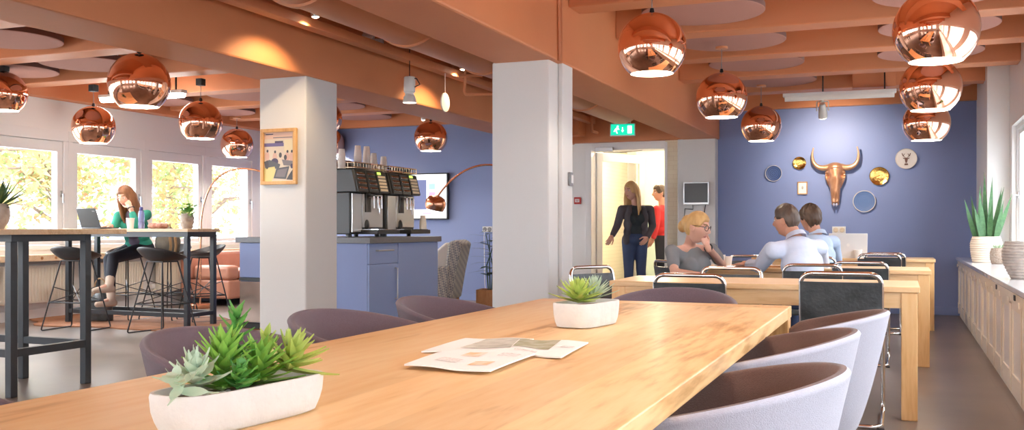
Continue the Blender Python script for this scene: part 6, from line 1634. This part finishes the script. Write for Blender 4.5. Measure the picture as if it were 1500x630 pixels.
W3, X, fr = figure('woman with long auburn hair in a green cardigan holding her forehead at the bar table', J, 'f',
    dict(skin=M['skin_f'], brow=M['brow_l'], top=M['cardigan'], top_name='cardigan', legs=M['dark_jeans'], shoe=M['beige_boot'], boot=True), .80,
    hands={'l': (UV*.98+cdir(-.15,.1), cdir(.1,-1), -1, .35, .12), 'r': (cdir(-.5,-.8,-.05), UV, -1, .5, .1)}, hsc=1.04, neck_r=.048)
t = MB(); fw, rt, up = fr['fwd'], fr['right'], fr['up']; tl = (J['neck']-J['pel']).length
for h, r, w in ((.86,.030,.052),(.72,.045,.060),(.55,.05,.066),(.38,.045,.07),(.2,.045,.07)): t.sph(J['pel']+up*tl*h+fw*(.095 if .4 < h < .8 else .08), [w,r+.01,.075], 18, 12, frame3(rt, fw, up))
v_, f_ = remesh(t, .009, 4); t = MB(); t.add(v_, f_); t.build('top', M['plum_top'], W3, smooth=70)
def long_hair(seed, a0, a1, length, out=.05, n=26, front=0):
    def ex(b):
        rnd = random.Random(seed)
        for k in range(n):
            a = a0+(a1-a0)*k/(n-1); d = V((math.sin(a), math.cos(a), .35)); p = head_pt(d.normalized()); L_ = length*rnd.uniform(.85,1.1)
            e = V((math.sin(a)*(.085+out*rnd.uniform(.3,1)), math.cos(a)*(.075+out*.5), 0))
            b.tube([p*1.02, V((p.x*1.16, p.y*1.12, .0)), V((e.x, e.y, -.10)), V((e.x*1.02, e.y*1.05+front*.5, -.10-(L_-.10)*.6)), V((e.x*.95, e.y+front, -L_-.02))], [.020,.024,.024,.020,.008], 10)
    return ex
hair_cap(X, mask_hair(.060,-.02,-.10), lambda d: .014+.008*max(0,d.z), M['hair_auburn'], W3, extra=long_hair(4, 1.25, 2*PI-1.25, .30, .03, 30), voxel=.007, noise=.002)
watch(W3, J['lwr']+(J['lel']-J['lwr']).normalized()*.012, J['lel']-J['lwr'], M['black_plastic'])
# ------------------------------------------------------------------ the woman in the doorway
M['blazer'] = mat('dark_grey_blazer', (.085,.078,.09,1), .8, bump=(140,.25)); M['dark_top'] = mat('dark_teal_top', (.025,.035,.04,1), .8)
dC = 13.12
f4 = cdir(-.12,-.99)
pel = at(930, 352, dC); pel.z = .93
J = dict(pel=pel, neck=at(931,301,dC), head=at(925,280,dC-.03), headf=cdir(-.80,-.58,-.10), lsh=at(952,307,dC), rsh=at(911,307,dC-.03), lel=at(956,331,dC+.02), rel=at(904,331,dC-.08), lwr=at(948,348,dC-.14), rwr=at(897,345,dC-.22),
         lkn=at(939,402,dC-.04), rkn=at(921,402,dC-.03))
J['lkn'].z = .50; J['rkn'].z = .50; J['lan'] = V((J['lkn'].x+.02, J['lkn'].y+.06, .09)); J['ran'] = V((J['rkn'].x-.0, J['rkn'].y-.02, .09))
for s in 'lr': J[s+'to'] = J[s+'an']+f4*.16-UV*.05
W4, X, fr = figure('woman with long blond hair, dark blazer and jeans in the open door', J, 'f',
    dict(skin=M['skin_f'], brow=M['brow_l'], top=M['dark_top'], top_name='top', legs=M['jeans'], shoe=M['black_shoe']), .10,
    hands={'l': (cdir(-.5,-.5,-.6), cdir(.3,-.9), 1, .6, .1), 'r': (cdir(-.5,-.3,-.8), cdir(.3,-.9), -1, .5, .1)}, hsc=1.03, neck_r=.048, top_low=False)
# open blazer: back, sides and sleeves, with two front panels left apart
t = MB(); fw, rt, up = fr['fwd'], fr['right'], fr['up']; tl = (J['neck']-J['pel']).length; m3 = frame3(rt, fw, up)
P = lambda h, df=0, dr=0: J['pel']+up*tl*h+fw*df+rt*dr
for h, r in ((-.02,(.175,.10,.12)),(.2,(.155,.10,.13)),(.45,(.158,.10,.14)),(.68,(.158,.095,.14)),(.84,(.14,.08,.09))): t.sph(P(h, -.035), r, 20, 14, m3)
for s in ('l','r'):
    t.cap(J['neck']-up*.05, J[s+'sh'], .055, .062, 14); t.cap(J[s+'sh'], J[s+'el'], .062, .052, 14); t.cap(J[s+'el'], J[s+'el']+(J[s+'wr']-J[s+'el'])*.92, .052, .040, 14)
    sg = 1 if s == 'r' else -1
    for h, w, o in ((.0,.055,.125),(.2,.05,.115),(.42,.05,.110),(.62,.05,.115),(.78,.04,.10)): t.sph(P(h, .055+.025*(.4 < h < .7), sg*o), (w,.062,.095), 16, 12, m3)
v_, f_ = remesh(t, .0095, 4); t = MB(); t.add(v_, f_); t.build('blazer', M['blazer'], W4, smooth=70)
hair_cap(X, mask_hair(.060,-.02,-.10), lambda d: .014+.008*max(0,d.z), M['hair_blond'], W4, extra=long_hair(6, 1.35, 2*PI-1.75, .34, .03, 30, .02), voxel=.007, noise=.002)
# ------------------------------------------------------------------ the person in red beyond the door
M['red_top'] = mat('red_sweater', (.62,.035,.04,1), .8, bump=(120,.3))
dD = 14.3; f5 = cdir(-.9,.4)
pel = at(972, 350, dD); pel.z = .92
J = dict(pel=pel, neck=at(970,301,dD), head=at(966,283,dD), headf=cdir(-.95,-.2,-.05), lsh=at(962,307,dD-.14), rsh=at(978,307,dD+.14), lel=at(961,330,dD-.2), rel=at(980,330,dD+.2), lwr=at(957,349,dD-.2), rwr=at(976,350,dD+.15), lkn=at(968,400,dD-.08), rkn=at(974,400,dD+.08))
J['lkn'].z = .5; J['rkn'].z = .5
for s in 'lr': J[s+'an'] = V((J[s+'kn'].x, J[s+'kn'].y, .09)); J[s+'to'] = J[s+'an']+f5*.16-UV*.05
P5, X, fr = figure('person in a red sweater and dark trousers partly hidden behind the door frame', J, 'm',
    dict(skin=M['skin_m'], brow=M['brow_d'], top=M['red_top'], top_name='sweater', legs=M['dark_jeans'], shoe=M['black_shoe']), .95,
    hands={'l': (cdir(-.5,0,-.8), cdir(0,-1), 1, .5, .1), 'r': (cdir(-.4,0,-.8), cdir(0,1), -1, .5, .1)}, hsc=1.02)
hair_cap(X, mask_hair(.060,.0,-.07), lambda d: .012+.008*max(0,d.z), M['hair_brown'], P5, noise=.003)
# ================================================================== LIGHT
w = bpy.data.worlds.new('sky'); SC.world = w; w.use_nodes = True
nt = w.node_tree; bg = nt.nodes['Background']
bg.inputs[0].default_value = (.88,.94,1,1); bg.inputs[1].default_value = SKY
def portal(loc, sx, sz, rot):
    l = bpy.data.lights.new('window_portal', 'AREA'); l.shape = 'RECTANGLE'; l.size = sx; l.size_y = sz; l.cycles.is_portal = True
    o = bpy.data.objects.new('window_portal', l); C.objects.link(o); o.location = loc; o.rotation_euler = rot
portal((XL-.3, (edges_l[0]+edges_l[-1])/2, 1.545), edges_l[0]-edges_l[-1], 1.45, (PI/2, 0, -PI/2))
portal((XR+.33, (11.25-3.1)/2, 1.475), 14.35, 1.35, (PI/2, 0, PI/2))

# warm lamp over the corridor behind the door
def point(loc, e, col=(1,.82,.60), size=.1):
    l = bpy.data.lights.new('ceiling_lamp_light', 'POINT'); l.energy = e; l.color = col; l.shadow_soft_size = size
    o = bpy.data.objects.new('ceiling_lamp_light', l); C.objects.link(o); o.location = loc
lm = empty('ceiling_lamp', (-3.5, 14.6, 2.6), 0, 'round ceiling lamp in the corridor behind the door', 'ceiling lamp')
MB().lathe([(0,-.06),(.12,-.055),(.15,-.02),(.15,0),(0,0)], 32).build('lamp_cover', M['glow'], lm)
point((-3.5, 14.6, 2.40), 60)
vs_ = SC.view_settings; SC.display_settings.display_device = 'sRGB'
vs_.view_transform = 'Standard'; vs_.look = 'None'; vs_.gamma = 1; vs_.use_curve_mapping = False; vs_.exposure = EXPO
cyc = SC.cycles
cyc.max_bounces = 8; cyc.diffuse_bounces = 5; cyc.glossy_bounces = 4; cyc.transparent_max_bounces = 12; cyc.transmission_bounces = 4
cyc.sample_clamp_indirect = 6; cyc.caustics_reflective = False; cyc.caustics_refractive = False
